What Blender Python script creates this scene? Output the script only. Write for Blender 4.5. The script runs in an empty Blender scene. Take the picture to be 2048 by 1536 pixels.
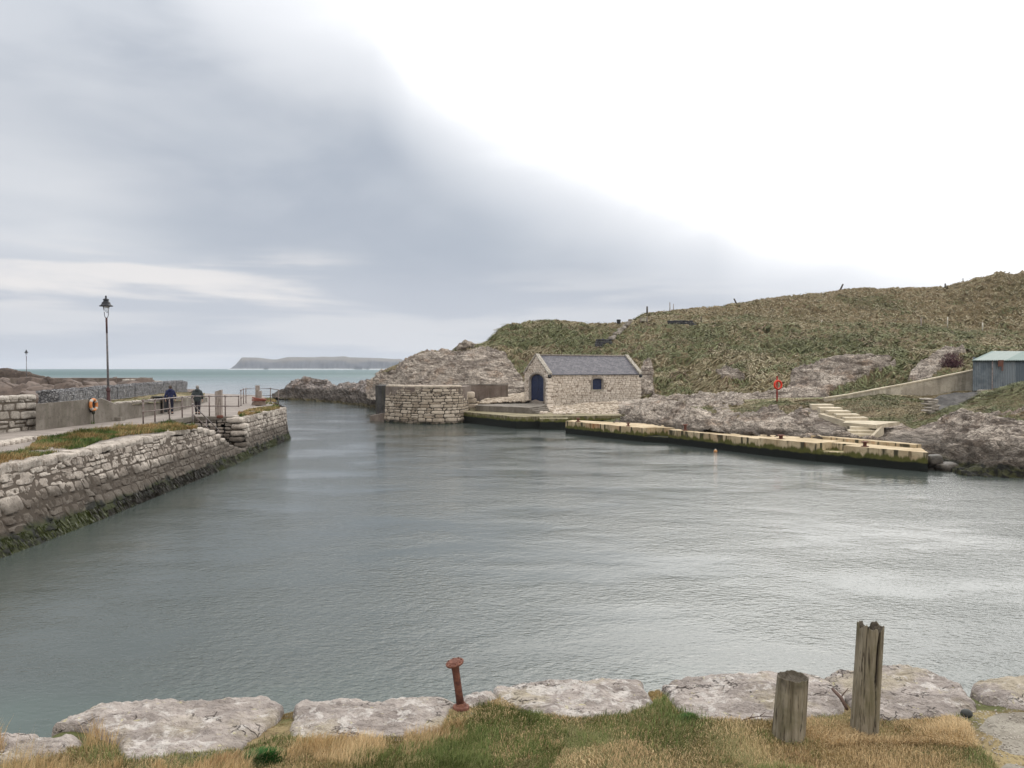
import bpy, bmesh, math, random
import numpy as np
from mathutils import Vector, Matrix
R = math.radians
random.seed(7); rng = np.random.default_rng(7)
sc = bpy.context.scene
C = sc.collection

# ------------------------------------------------------------------ camera
F = 1600.0; EYE = 5.0; PITCH = math.atan(31/F)
cd = bpy.data.cameras.new("camera"); cam = bpy.data.objects.new("camera", cd); C.objects.link(cam)
cd.sensor_width = 36; cd.lens = F/2048*36; cd.clip_start = 0.1; cd.clip_end = 30000
cam.location = (0, 0, EYE); cam.rotation_euler = (R(90)-PITCH, 0, 0)
sc.camera = cam
sc.view_settings.view_transform = 'Standard'; sc.view_settings.look = 'None'
sc.view_settings.gamma = 1; sc.view_settings.exposure = 0.12

# ------------------------------------------------------------------ node helper
class NT:
    def __init__(s, nt): s.t = nt; s.nodes = nt.nodes; s.links = nt.links
    def n(s, typ, **kw):
        o = s.nodes.new(typ)
        for k, v in kw.items(): setattr(o, k, v)
        return o
    def put(s, sock, v):
        if v is None: return
        if isinstance(v, bpy.types.NodeSocket): s.links.new(v, sock)
        elif isinstance(v, (tuple, list)):
            v = tuple(v)
            if len(sock.default_value) == 4 and len(v) == 3: v = v+(1,)
            sock.default_value = v
        else: sock.default_value = v
    def pos(s): return s.n('ShaderNodeNewGeometry').outputs['Position']
    def sep(s, v):
        o = s.n('ShaderNodeSeparateXYZ'); s.put(o.inputs[0], v); return o.outputs
    def comb(s, x, y, z):
        o = s.n('ShaderNodeCombineXYZ'); s.put(o.inputs[0], x); s.put(o.inputs[1], y); s.put(o.inputs[2], z); return o.outputs[0]
    def mapping(s, v, scale=(1, 1, 1), rot=(0, 0, 0), loc=(0, 0, 0)):
        o = s.n('ShaderNodeMapping'); s.put(o.inputs[0], v); o.inputs[1].default_value = loc; o.inputs[2].default_value = rot; o.inputs[3].default_value = scale; return o.outputs[0]
    def noise(s, v, scale=1., detail=4., rough=.55, dist=0., col=False):
        o = s.n('ShaderNodeTexNoise'); s.put(o.inputs['Vector'], v); o.inputs['Scale'].default_value = scale
        o.inputs['Detail'].default_value = detail; o.inputs['Roughness'].default_value = rough; o.inputs['Distortion'].default_value = dist
        return o.outputs['Color' if col else 'Fac']
    def vor(s, v, scale=1., feature='F1', out='Distance', rand=1.):
        o = s.n('ShaderNodeTexVoronoi', feature=feature); s.put(o.inputs['Vector'], v); o.inputs['Scale'].default_value = scale
        o.inputs['Randomness'].default_value = rand; return o.outputs[out]
    def m(s, op, a, b=None, c=None, clamp=False):
        o = s.n('ShaderNodeMath', operation=op); o.use_clamp = clamp
        s.put(o.inputs[0], a); s.put(o.inputs[1], b); s.put(o.inputs[2], c); return o.outputs[0]
    def mr(s, v, a, b, c=0., d=1., smooth=True):
        o = s.n('ShaderNodeMapRange'); o.interpolation_type = 'SMOOTHSTEP' if smooth else 'LINEAR'
        s.put(o.inputs[0], v); s.put(o.inputs[1], a); s.put(o.inputs[2], b); s.put(o.inputs[3], c); s.put(o.inputs[4], d); return o.outputs[0]
    def mix(s, f, a, b, mode='MIX'):
        o = s.n('ShaderNodeMix', data_type='RGBA', blend_type=mode); s.put(o.inputs[0], f); s.put(o.inputs[6], a); s.put(o.inputs[7], b); return o.outputs[2]
    def ramp(s, f, stops):
        o = s.n('ShaderNodeValToRGB'); s.put(o.inputs[0], f); e = o.color_ramp.elements
        while len(e) < len(stops): e.new(.5)
        for i, (p, c) in enumerate(stops):
            e[i].position = p; e[i].color = (c+(1,)) if isinstance(c, tuple) else (c, c, c, 1)
        return o.outputs[0]
    def attr(s, name, out='Color'):
        o = s.n('ShaderNodeAttribute', attribute_name=name); return o.outputs[out]
    def bump(s, h, dist=.02, strength=1., nrm=None):
        o = s.n('ShaderNodeBump'); o.inputs['Strength'].default_value = strength; o.inputs['Distance'].default_value = dist
        s.put(o.inputs['Height'], h); s.put(o.inputs['Normal'], nrm); return o.outputs[0]
    def curve(s, v, pts):
        o = s.n('ShaderNodeFloatCurve'); cm = o.mapping; cv = cm.curves[0]
        cv.points[0].location = pts[0]; cv.points[1].location = pts[-1]
        for p in pts[1:-1]: cv.points.new(*p)
        cm.update(); s.put(o.inputs['Value'], v); return o.outputs[0]
MATS = {}
def material(name):
    m = bpy.data.materials.new(name); m.use_nodes = True; MATS[name] = m
    t = NT(m.node_tree); t.b = m.node_tree.nodes['Principled BSDF']; t.mat = m
    t.b.inputs['Specular IOR Level'].default_value = .25
    return t
def bs(t, col, rough=.8, nrm=None, metal=0., spec=None):
    t.put(t.b.inputs['Base Color'], col); t.put(t.b.inputs['Roughness'], rough); t.put(t.b.inputs['Normal'], nrm)
    t.put(t.b.inputs['Metallic'], metal); t.put(t.b.inputs['Specular IOR Level'], spec)

# ------------------------------------------------------------------ world: overcast sky with a bright break
SUN_EL, SUN_AZ = R(38), R(18)          # azimuth clockwise from +Y (ahead, right)
w = bpy.data.worlds.new("World"); sc.world = w; w.use_nodes = True
t = NT(w.node_tree); t.nodes.clear()
tc = t.n('ShaderNodeTexCoord').outputs['Generated']
nrmz = t.n('ShaderNodeVectorMath', operation='NORMALIZE'); t.put(nrmz.inputs[0], tc); d = nrmz.outputs[0]
dx, dy, dz = t.sep(d)
az = t.m('MULTIPLY', t.m('ARCTAN2', dx, dy), 57.2958)     # degrees, 0 = ahead, + = right
el = t.m('MULTIPLY', t.m('ARCSINE', dz), 57.2958)
# edge elevation (deg) as a function of azimuth
az01 = t.m('DIVIDE', t.m('ADD', az, 180.), 360., clamp=True)
def A(a): return (a+180)/360
edge = t.m('MULTIPLY', t.curve(az01, [(0, .10), (A(-120), .25), (A(-80), .42), (A(-45), .46), (A(-32), .40), (A(-24), .325), (A(-17), .275), (A(-11), .262), (A(-7.3), .222), (A(-3), .190), (A(-.9), .177), (A(7), .145), (A(12), .122), (A(14.5), .116), (A(16), .102), (A(21), .090), (A(28), .068), (A(45), .03), (A(90), .02), (1, .1)]), 90.)
cl = t.comb(t.m('MULTIPLY', az, .055), t.m('MULTIPLY', el, .16), 0.)      # sheets lie long across the horizon
n1 = t.noise(cl, 1.0, 5, .5, .4)
n2 = t.noise(t.mapping(cl, (1, 1, 1), loc=(3.1, 7.7, 2)), .55, 4, .5, .3)
n3 = t.noise(t.comb(t.m('MULTIPLY', az, .06), t.m('MULTIPLY', el, .50), 4.), 1.0, 5, .5, .3)
dist = t.m('ADD', t.m('SUBTRACT', edge, el), t.m('MULTIPLY', t.m('SUBTRACT', n1, .5), 6.))
fluff = t.mr(t.m('SUBTRACT', edge, el), -1.5, 7.5)       # 0 white .. 1 thick cloud
thin = t.m('POWER', t.m('SUBTRACT', 1., t.mr(dist, -4., 4., smooth=False)), 3.2)
depth = t.m('SUBTRACT', edge, el)
tone = t.mix(t.mr(n2, .34, .66), (.47, .515, .58), (.68, .70, .735))
tone = t.mix(t.m('MULTIPLY', t.mr(el, 15., 25.), .75), tone, (.74, .77, .82))
belly = t.m('MULTIPLY', t.mr(el, 2.5, 5.5), t.mr(depth, 1.5, 8.)); belly = t.m('MULTIPLY', belly, t.mr(depth, 27., 12.))
tone = t.mix(t.m('MULTIPLY', belly, t.mr(n1, .36, .66, .9, .30)), tone, (.40, .445, .52))
low = t.mr(el, 8.5, 4.5)
tone = t.mix(t.m('MULTIPLY', low, .8), tone, t.mix(t.mr(n3, .40, .60), (.50, .535, .60), (.63, .645, .68)))
breaks = t.m('MULTIPLY', t.m('MULTIPLY', t.mr(t.m('ADD', n3, t.m('MULTIPLY', t.m('SUBTRACT', n1, .5), .5)), .42, .60), t.mr(el, 8.6, 6.8)), t.m('MULTIPLY', t.mr(el, 3.2, 5.), t.mr(az, -8., -16.)))
tone = t.mix(t.m('MULTIPLY', breaks, t.mr(n1, .35, .62, .25, .85)), tone, (.80, .775, .765))
tone = t.mix(t.mr(depth, 7.5, 0., 0., .85), tone, (.84, .86, .90))
# the open bright sky: Sky Texture veiled by thin bright overcast
sky = t.n('ShaderNodeTexSky'); sky.sky_type = 'NISHITA'; sky.sun_disc = False
sky.sun_elevation = SUN_EL; sky.sun_rotation = SUN_AZ; sky.altitude = 0; sky.dust_density = 2
skyc = t.mix(1., sky.outputs[0], (.10, .10, .10), 'MULTIPLY')
sdir = (math.sin(R(8))*math.cos(R(34)), math.cos(R(8))*math.cos(R(34)), math.sin(R(34)))
dp = t.n('ShaderNodeVectorMath', operation='DOT_PRODUCT'); t.put(dp.inputs[0], d); dp.inputs[1].default_value = sdir
glow = t.mr(dp.outputs['Value'], .62, .99)
bright = t.mix(t.mr(n2, .3, .7), (1.65, 1.63, 1.60), (1.95, 1.92, 1.88)); bright = t.mix(glow, bright, (2.9, 2.85, 2.77))
bright = t.mix(.9, skyc, bright)
behind = t.mr(dy, .1, -.4)
bright = t.mix(behind, bright, (1.55, 1.48, 1.41))
col = t.mix(thin, tone, bright)
below = t.mr(dz, 0., -.01)
col = t.mix(below, col, (.25, .28, .29))
bg = t.n('ShaderNodeBackground'); t.put(bg.inputs[0], col); bg.inputs[1].default_value = 1.0
out = t.n('ShaderNodeOutputWorld'); t.links.new(bg.outputs[0], out.inputs[0])

ld = bpy.data.lights.new("sun", 'SUN'); ld.energy = .6; ld.angle = R(28); ld.color = (1, .96, .9)
so = bpy.data.objects.new("sun", ld); C.objects.link(so)
sd = Vector((math.sin(SUN_AZ)*math.cos(SUN_EL), math.cos(SUN_AZ)*math.cos(SUN_EL), math.sin(SUN_EL)))
so.rotation_euler = sd.to_track_quat('Z', 'Y').to_euler(); so.location = (20, 10, 60)

# ------------------------------------------------------------------ placing helpers
cp, sp = math.cos(PITCH), math.sin(PITCH)
def ray(px, py):
    u = (np.asarray(px, float)-1024)/F; v = (768-np.asarray(py, float))/F
    return u, cp+v*sp, -sp+v*cp
def Wp(px, py, Y):            # point on the line of sight at depth Y
    a, b, c = ray(px, py); return np.stack(np.broadcast_arrays(a/b*Y, Y*np.ones_like(a), EYE+c/b*Y), -1)
def G(px, py, z):             # point at height z
    a, b, c = ray(px, py); k = (z-EYE)/c; return np.stack(np.broadcast_arrays(a*k, b*k, z+0*a), -1)
def proj(P):
    X, Y, Z = P[..., 0], P[..., 1], P[..., 2]-EYE
    fwd = Y*cp-Z*sp; up = Y*sp+Z*cp
    return 1024+F*X/fwd, 768-F*up/fwd
def inpoly(px, py, poly):
    poly = np.asarray(poly, float); r = np.zeros(px.shape, bool); j = len(poly)-1
    for i in range(len(poly)):
        xi, yi = poly[i]; xj, yj = poly[j]
        c = ((yi > py) != (yj > py)) & (px < (xj-xi)*(py-yi)/(yj-yi+1e-12)+xi); r ^= c; j = i
    return r

# numpy noise
def _h(ix, iy, iz, s):
    n = (ix.astype(np.int64)*374761393+iy.astype(np.int64)*668265263+iz.astype(np.int64)*2147483647+s*1274126177) & 0xffffffff
    n = ((n ^ (n >> 13))*1274126177) & 0xffffffff; n = (n ^ (n >> 16)) & 0xffffffff
    n = (n*2246822519) & 0xffffffff; n ^= n >> 15
    return (n & 0xffffff)/float(0xffffff)
def vn(P, s=0):
    Q = np.floor(P); f = P-Q; f = f*f*f*(f*(f*6-15)+10); i = Q.astype(np.int64); r = 0
    for a in (0, 1):
        for b in (0, 1):
            for c in (0, 1):
                wgt = (f[..., 0] if a else 1-f[..., 0])*(f[..., 1] if b else 1-f[..., 1])*(f[..., 2] if c else 1-f[..., 2])
                r = r+wgt*_h(i[..., 0]+a, i[..., 1]+b, i[..., 2]+c, s)
    return r*2-1
def fbm(P, scale=1., octv=4, s=0, gain=.5, ridged=False):
    P = np.asarray(P, float)*scale; r = 0; a = 1.; tot = 0
    for k in range(octv):
        n = vn(P+k*17.3, s+k)
        if ridged: n = 1-2*np.abs(n)
        r = r+a*n; tot += a; a *= gain; P = P*2.03
    return r/tot

# ------------------------------------------------------------------ object helpers
def wloc(o):
    v = Vector((0, 0, 0))
    while o is not None: v = v+o.location; o = o.parent
    return np.array(v)
def tag(o, label=None, cat=None, group=None, kind=None):
    if label: o['label'] = label
    if cat: o['category'] = cat
    if group: o['group'] = group
    if kind: o['kind'] = kind
    return o
def thing(name, loc, label, cat, group=None, rz=0):
    o = bpy.data.objects.new(name, None); C.objects.link(o); o.location = tuple(map(float, loc)); o.rotation_euler = (0, 0, rz)
    o.empty_display_size = .2
    return tag(o, label, cat, group)
def mk(name, V, Fs, mat, parent=None, attrs=None, smooth=True, origin=None, local=False):
    """V world coordinates; stored relative to the parent's place (or to origin)."""
    V = np.asarray(V, float).reshape(-1, 3)
    base = wloc(parent) if parent is not None else np.zeros(3)
    o_loc = np.zeros(3) if origin is None else np.asarray(origin, float)-base
    if not local: V = V-base-o_loc
    me = bpy.data.meshes.new(name)
    if isinstance(Fs, np.ndarray): Fs = [Fs]
    if len(Fs) and isinstance(Fs[0], np.ndarray) and Fs[0].ndim == 2:
        Fs = [f for f in Fs if len(f)]
        me.vertices.add(len(V)); me.vertices.foreach_set('co', V.astype(np.float32).ravel())
        idx = np.concatenate([f.ravel() for f in Fs]); tot = np.concatenate([np.full(len(f), f.shape[1]) for f in Fs])
        st = np.concatenate([[0], np.cumsum(tot)[:-1]])
        me.loops.add(len(idx)); me.loops.foreach_set('vertex_index', idx.astype(np.int32))
        me.polygons.add(len(tot)); me.polygons.foreach_set('loop_start', st.astype(np.int32)); me.polygons.foreach_set('loop_total', tot.astype(np.int32))
        me.update(calc_edges=True)
    else:
        me.from_pydata(V.tolist(), [], [tuple(map(int, f)) for f in Fs])
    if attrs:
        for k, a in attrs.items():
            a = np.asarray(a, np.float32)
            if a.ndim == 1: at = me.attributes.new(k, 'FLOAT', 'POINT'); at.data.foreach_set('value', a)
            else:
                at = me.attributes.new(k, 'FLOAT_COLOR', 'POINT'); a4 = np.ones((len(a), 4), np.float32); a4[:, :3] = a[:, :3]; at.data.foreach_set('color', a4.ravel())
    me.validate()
    if smooth: me.polygons.foreach_set('use_smooth', np.ones(len(me.polygons), bool))
    if mat is not None: me.materials.append(mat if not isinstance(mat, str) else MATS[mat])
    o = bpy.data.objects.new(name, me); C.objects.link(o); o.location = tuple(map(float, o_loc))
    if parent is not None: o.parent = parent
    return o
def gridfaces(nu, nv, off=0):
    i = np.arange(nu-1)[:, None]; j = np.arange(nv-1)[None, :]
    a = i*nv+j+off; return np.stack([a, a+nv, a+nv+1, a+1], -1).reshape(-1, 4)
class MB:
    def __init__(s): s.v = []; s.f = []; s.a = {}; s.n = 0
    def add(s, V, Fs, **attrs):
        V = np.asarray(V, float).reshape(-1, 3); s.v.append(V)
        for f in (Fs if isinstance(Fs, list) else [Fs]): s.f.append(np.asarray(f)+s.n)
        for k, a in attrs.items():
            a = np.asarray(a, float)
            if a.ndim == 0: a = np.full(len(V), float(a))
            s.a.setdefault(k, []).append((s.n, a))
        s.n += len(V); return s
    def box(s, c4, z0, z1, n=None, amp=0., rnd=0., seed=0, step=.25, **at):
        """prism over a quad footprint; z0/z1 scalars or 4 values; subdivided and roughened"""
        c4 = np.asarray(c4, float)[:, :2]; z0 = np.broadcast_to(np.asarray(z0, float), (4,)); z1 = np.broadcast_to(np.asarray(z1, float), (4,))
        lo = np.column_stack([c4, z0]); hi = np.column_stack([c4, z1])
        quads = [(hi[0], hi[1], hi[2], hi[3]), (lo[0], lo[3], lo[2], lo[1])]+[(lo[i], lo[(i+1) % 4], hi[(i+1) % 4], hi[i]) for i in range(4)]
        ctr = (lo.mean(0)+hi.mean(0))/2
        for q in quads:
            q = [np.asarray(k) for k in q]
            nu = 2 if amp == 0 else max(2, min(80, int(np.linalg.norm(q[1]-q[0])/step)+2)); nv = 2 if amp == 0 else max(2, min(80, int(np.linalg.norm(q[3]-q[0])/step)+2))
            u = np.linspace(0, 1, nu)[:, None, None]; v = np.linspace(0, 1, nv)[None, :, None]
            P = (q[0]*(1-u)+q[1]*u)*(1-v)+(q[3]*(1-u)+q[2]*u)*v; P = P.reshape(-1, 3)
            if amp:
                dd = np.stack([fbm(P+11*k, 2.2, 3, seed+k) for k in range(3)], -1); P = P+dd*amp
            s.add(P, gridfaces(nu, nv), **at)
        return s
    def rect(s, cx, cy, sx, sy, z0, z1, rz=0, **k):
        c, sn = math.cos(rz), math.sin(rz)
        pts = [(cx+c*a*sx/2-sn*b*sy/2, cy+sn*a*sx/2+c*b*sy/2) for a, b in ((-1, -1), (1, -1), (1, 1), (-1, 1))]
        return s.box(pts, z0, z1, **k)
    def tube(s, pts, r, n=10, cap=True, **at):
        pts = [np.asarray(p, float) for p in pts]; m = len(pts); rr = np.broadcast_to(np.asarray(r, float), (m,)) if np.ndim(r) <= 1 else r
        rings = []; prev = None
        for i in range(m):
            tg = pts[min(i+1, m-1)]-pts[max(i-1, 0)]; tg = tg/(np.linalg.norm(tg)+1e-9)
            if prev is None:
                ref = np.array([0, 0, 1.]) if abs(tg[2]) < .9 else np.array([0, 1., 0]); a = np.cross(tg, ref)
            else: a = prev-tg*np.dot(prev, tg)
            a /= np.linalg.norm(a)+1e-9; prev = a; b = np.cross(tg, a)
            th = np.linspace(0, 2*math.pi, n, endpoint=False)
            rings.append(pts[i]+rr[i]*(np.cos(th)[:, None]*a+np.sin(th)[:, None]*b))
        V = np.concatenate(rings); fs = []
        for i in range(m-1):
            for j in range(n): fs.append((i*n+j, i*n+(j+1) % n, (i+1)*n+(j+1) % n, (i+1)*n+j))
        F4 = [np.array(fs)]
        if cap:
            V = np.concatenate([V, [pts[0], pts[-1]]])
            F4.append(np.array([(j, m*n, (j+1) % n) for j in range(n)]+[((m-1)*n+j, (m-1)*n+(j+1) % n, m*n+1) for j in range(n)]))
        return s.add(V, F4, **at)
    def lathe(s, base, prof, n=20, axis=None, **at):
        """prof: (r, h) list along axis"""
        base = np.asarray(base, float); ax = np.array([0, 0, 1.]) if axis is None else np.asarray(axis, float)/np.linalg.norm(axis)
        return s._lathe(base, prof, n, ax, **at)
    def _lathe(s, base, prof, n, ax, **at):
        ref = np.array([0, 0, 1.]) if abs(ax[2]) < .9 else np.array([1., 0, 0]); a = np.cross(ax, ref); a /= np.linalg.norm(a); b = np.cross(ax, a)
        th = np.linspace(0, 2*math.pi, n, endpoint=False); circ = np.cos(th)[:, None]*a+np.sin(th)[:, None]*b
        V = np.concatenate([base+ax*h+circ*max(r, 1e-4) for r, h in prof]); m = len(prof)
        fs = [(i*n+j, i*n+(j+1) % n, (i+1)*n+(j+1) % n, (i+1)*n+j) for i in range(m-1) for j in range(n)]
        V = np.concatenate([V, [base+ax*prof[0][1], base+ax*prof[-1][1]]])
        tr = [((j+1) % n, j, m*n) for j in range(n)]+[((m-1)*n+j, (m-1)*n+(j+1) % n, m*n+1) for j in range(n)]
        return s.add(V, [np.array(fs), np.array(tr)], **at)
    def torus(s, c, Rr, r, axis=(0, 0, 1), n=28, m=8, sx=1., a0=0, a1=2*math.pi, **at):
        ax = np.asarray(axis, float); ax /= np.linalg.norm(ax); ref = np.array([0, 0, 1.]) if abs(ax[2]) < .9 else np.array([1., 0, 0])
        a = np.cross(ax, ref); a /= np.linalg.norm(a); b = np.cross(ax, a)
        full = abs(a1-a0-2*math.pi) < 1e-6; th = np.linspace(a0, a1, n, endpoint=not full); ph = np.linspace(0, 2*math.pi, m, endpoint=False)
        rad = np.cos(th)[:, None]*a+np.sin(th)[:, None]*b
        V = (np.asarray(c, float)+rad[:, None, :]*(Rr+r*np.cos(ph))[None, :, None]+ax*(r*sx*np.sin(ph))[None, :, None]).reshape(-1, 3)
        k = n if full else n-1
        fs = [(i*m+j, i*m+(j+1) % m, ((i+1) % n)*m+(j+1) % m, ((i+1) % n)*m+j) for i in range(k) for j in range(m)]
        return s.add(V, np.array(fs), **at)
    def ball(s, c, r, n=10, m=7, **at):
        r = np.broadcast_to(np.asarray(r, float), (3,)); th = np.linspace(0, 2*math.pi, n, endpoint=False); ph = np.linspace(.001, math.pi-.001, m)
        V = np.stack([np.outer(np.sin(ph), np.cos(th)), np.outer(np.sin(ph), np.sin(th)), np.outer(np.cos(ph), np.ones(n))], -1).reshape(-1, 3)*r+np.asarray(c, float)
        fs = [(i*n+(j+1) % n, i*n+j, (i+1)*n+j, (i+1)*n+(j+1) % n) for i in range(m-1) for j in range(n)]
        return s.add(V, np.array(fs), **at)
    def build(s, name, mat, parent=None, smooth=True, origin=None, local=False, autosm=None):
        at = {}
        for k, v in s.a.items():
            A_ = np.zeros((s.n,)+v[0][1].shape[1:])
            for o_, a in v: A_[o_:o_+len(a)] = a
            at[k] = A_
        q = [f for f in s.f if f.shape[1] == 4]; tr = [f for f in s.f if f.shape[1] == 3]
        Fs = ([np.concatenate(q)] if q else [])+([np.concatenate(tr)] if tr else [])
        o = mk(name, np.concatenate(s.v), Fs, mat, parent, at, smooth, origin, local)
        if autosm:
            m_ = o.modifiers.new('edge', 'EDGE_SPLIT'); m_.split_angle = R(autosm)
        return o
def copy_tree(o, parent=None):
    c = o.copy(); C.objects.link(c); c.parent = parent
    for ch in list(o.children): copy_tree(ch, c)
    return c

# ------------------------------------------------------------------ materials
def tide(t, col, p, z1=.45, z2=1.0, wet=(.012, .013, .010), weed=(.030, .036, .012), amt=1., wob=.5):
    """weed and black algae that grow on everything the tide covers"""
    z = t.sep(p)[2]; zz = t.m('ADD', z, t.m('MULTIPLY', t.m('SUBTRACT', t.noise(p, 1.1, 4), .5), wob*1.6))
    brown = t.mix(t.noise(p, 3., 3), (.022, .017, .012), (.058, .045, .033))
    col = t.mix(t.m('MULTIPLY', t.mr(zz, z2, z2-.5), .8*amt), col, brown)
    gr = t.mix(t.mr(t.noise(p, 2.2, 3), .42, .6), wet, weed)
    return t.mix(t.m('MULTIPLY', t.mr(zz, z1+.08, z1-.12), amt), col, gr)

# squared limestone, each block with its own tone
def stone_mat(name, c0, c1, dark, spk=.5, tidal=True, z1=.45, z2=1.15, black=0., mortar=None):
    t = material(name); p = t.pos(); tn = t.attr('tint', 'Fac')
    base = t.mix(tn, c0, c1)
    base = t.mix(t.m('MULTIPLY', t.mr(t.noise(p, 2.1, 5, .6), .42, .68), .45), base, tuple(c*.62 for c in c0))
    sp_ = t.mr(t.noise(p, 9., 5, .7), .52, .66); base = t.mix(t.m('MULTIPLY', sp_, spk), base, dark)
    base = t.mix(t.m('MULTIPLY', t.mr(t.noise(p, 22., 3, .6), .56, .66), spk), base, dark)
    base = t.mix(t.m('MULTIPLY', t.mr(t.noise(p, 14., 2), .6, .7), .5), base, (.62, .60, .56))
    j = t.attr('joint', 'Fac'); base = t.mix(j, base, mortar or tuple(c*.9 for c in dark))
    if black: base = t.mix(black, base, (.03, .03, .032))
    if tidal: base = tide(t, base, p, z1, z2)
    h = t.m('ADD', t.noise(p, 12, 5, .65), t.m('MULTIPLY', t.noise(p, 40, 3), .4))
    bs(t, base, .88, t.bump(h, .03, .8))
stone_mat('quay_stone', (.23, .195, .165), (.50, .45, .395), (.060, .048, .038), .62, z1=.5, z2=1.5, mortar=(.085, .068, .054))
stone_mat('pier_stone', (.26, .21, .155), (.52, .45, .365), (.06, .05, .04), .35, z1=.12, z2=.5)
stone_mat('house_stone', (.52, .45, .375), (.68, .61, .53), (.20, .16, .13), .15, tidal=False, mortar=(.24, .195, .155))
stone_mat('field_stone', (.24, .215, .185), (.47, .43, .38), (.07, .06, .05), .5, tidal=False, mortar=(.12, .10, .08))
stone_mat('dark_stone', (.035, .036, .040), (.10, .10, .11), (.02, .02, .02), .4, tidal=False)

def rocklook(t, p, pale0=(.31, .265, .22), pale1=(.62, .545, .465), dark=(.07, .056, .046), warm=(.34, .22, .14)):
    q = t.mapping(p, (1, 1, 1.7), (.35, -.25, 0))
    a = t.noise(q, .9, 7, .62, .6); b = t.noise(q, 4.5, 5, .65, .4)
    c = t.mix(t.mr(a, .33, .66), pale0, pale1)
    c = t.mix(t.m('MULTIPLY', t.mr(b, .50, .64), .6), c, pale0)
    v = t.vor(t.mapping(t.noise(q, 1.5, 3, col=True), (.6, .6, .6), loc=(0, 0, 0)), 1, 'F1')
    wv = t.n('ShaderNodeVectorMath', operation='ADD'); t.put(wv.inputs[0], q); t.put(wv.inputs[1], t.mapping(t.noise(q, 1.6, 3, col=True), (.9, .9, .9)))
    cr = t.vor(wv.outputs[0], 1.5, 'DISTANCE_TO_EDGE'); cr2 = t.vor(t.mapping(wv.outputs[0], (1, 1, 2.2)), 4.2, 'DISTANCE_TO_EDGE')
    crack = t.m('MAXIMUM', t.mr(cr, .05, .0), t.m('MULTIPLY', t.mr(cr2, .09, 0.), .75))
    c = t.mix(t.m('MULTIPLY', t.mr(t.noise(p, .5, 4), .5, .72), .55), c, warm)
    c = t.mix(t.m('MULTIPLY', t.mr(t.noise(p, .28, 5, .6), .52, .66), .55), c, (.12, .092, .078))
    bq = t.mapping(p, (.30, .30, 1.7), (0, -.48, .2)); bd = t.noise(bq, 1.5, 5, .62, .5); c = t.mix(t.m('MULTIPLY', t.mr(bd, .54, .62), .8), c, (.105, .078, .06)); c = t.mix(t.m('MULTIPLY', t.mr(bd, .45, .38), .5), c, tuple(min(1, k*1.12) for k in pale1))
    seam = t.mr(t.m('ABSOLUTE', t.m('SUBTRACT', t.noise(bq, 2.6, 4, .6, .4), .5)), .022, .0)
    c = t.mix(t.m('MULTIPLY', t.mr(t.noise(p, 7., 4, .7), .58, .68), .45), c, dark)
    crack = t.m('MAXIMUM', crack, t.m('MULTIPLY', seam, .9)); c = t.mix(t.m('MULTIPLY', crack, .85), c, dark)
    h = t.m('SUBTRACT', t.m('ADD', a, t.m('MULTIPLY', b, .28)), t.m('MULTIPLY', crack, .35))
    return c, h
def rock_mat(name, tk=dict(), **k):
    t = material(name); p = t.pos(); c, h = rocklook(t, p, **k); c = tide(t, c, p, **tk)
    bs(t, c, .85, t.bump(h, .22, .9))
rock_mat('shore_rock', dict(z1=.3, z2=1.0))
rock_mat('skerry_rock', dict(z1=.35, z2=2.1, wet=(.05, .042, .022), weed=(.085, .068, .03)), pale0=(.10, .085, .075), pale1=(.52, .46, .43), dark=(.02, .018, .017))
rock_mat('brown_rock', dict(amt=0.), pale0=(.05, .035, .028), pale1=(.12, .085, .065), warm=(.08, .05, .035))

# turf over rock, the share of rock kept as an attribute of the ground
def turf(t, p, g0=(.065, .075, .032), g1=(.12, .125, .055), s0=(.20, .155, .085), s1=(.32, .26, .16)):
    lg = t.mr(t.m('ADD', t.noise(p, .10, 4, .6), t.m('MULTIPLY', t.m('SUBTRACT', t.noise(p, .7, 4, .6), .5), .45)), .40, .60)
    st = t.mix(t.noise(t.mapping(p, (1, 1, .45)), 4., 5, .7), s0, s1); gr = t.mix(t.noise(p, 3.3, 4, .6), g0, g1)
    c = t.mix(lg, gr, st)
    c = t.mix(t.m('MULTIPLY', t.mr(t.noise(p, 1.5, 4, .65, .8), .55, .7), .6), c, (.10, .068, .04))
    return c
t = material('hill_ground'); p = t.pos(); r = t.attr('rock', 'Fac')
c, h = rocklook(t, p); g = turf(t, p)
g = t.mix(t.attr('dry', 'Fac'), g, t.mix(t.noise(p, 2., 4, .6), (.15, .105, .055), (.30, .235, .13)))
k = t.mr(t.m('ADD', r, t.m('MULTIPLY', t.m('SUBTRACT', t.noise(p, 1.3, 5, .6), .5), .8)), .42, .58)
c = t.mix(k, g, c); c = tide(t, c, p, .5, 1.45, (.012, .012, .009), (.050, .052, .020))
h2 = t.m('ADD', h, t.m('MULTIPLY', t.noise(p, 3., 5, .6), .4))
bs(t, c, .9, t.bump(h2, .25, .9))
# loose grass blades carry their own colour
t = material('grass_blades'); a = t.attr('col'); bs(t, a, .75, spec=.15)
t = material('weed_fronds'); a = t.attr('col'); bs(t, a, .35, spec=.5)

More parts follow.
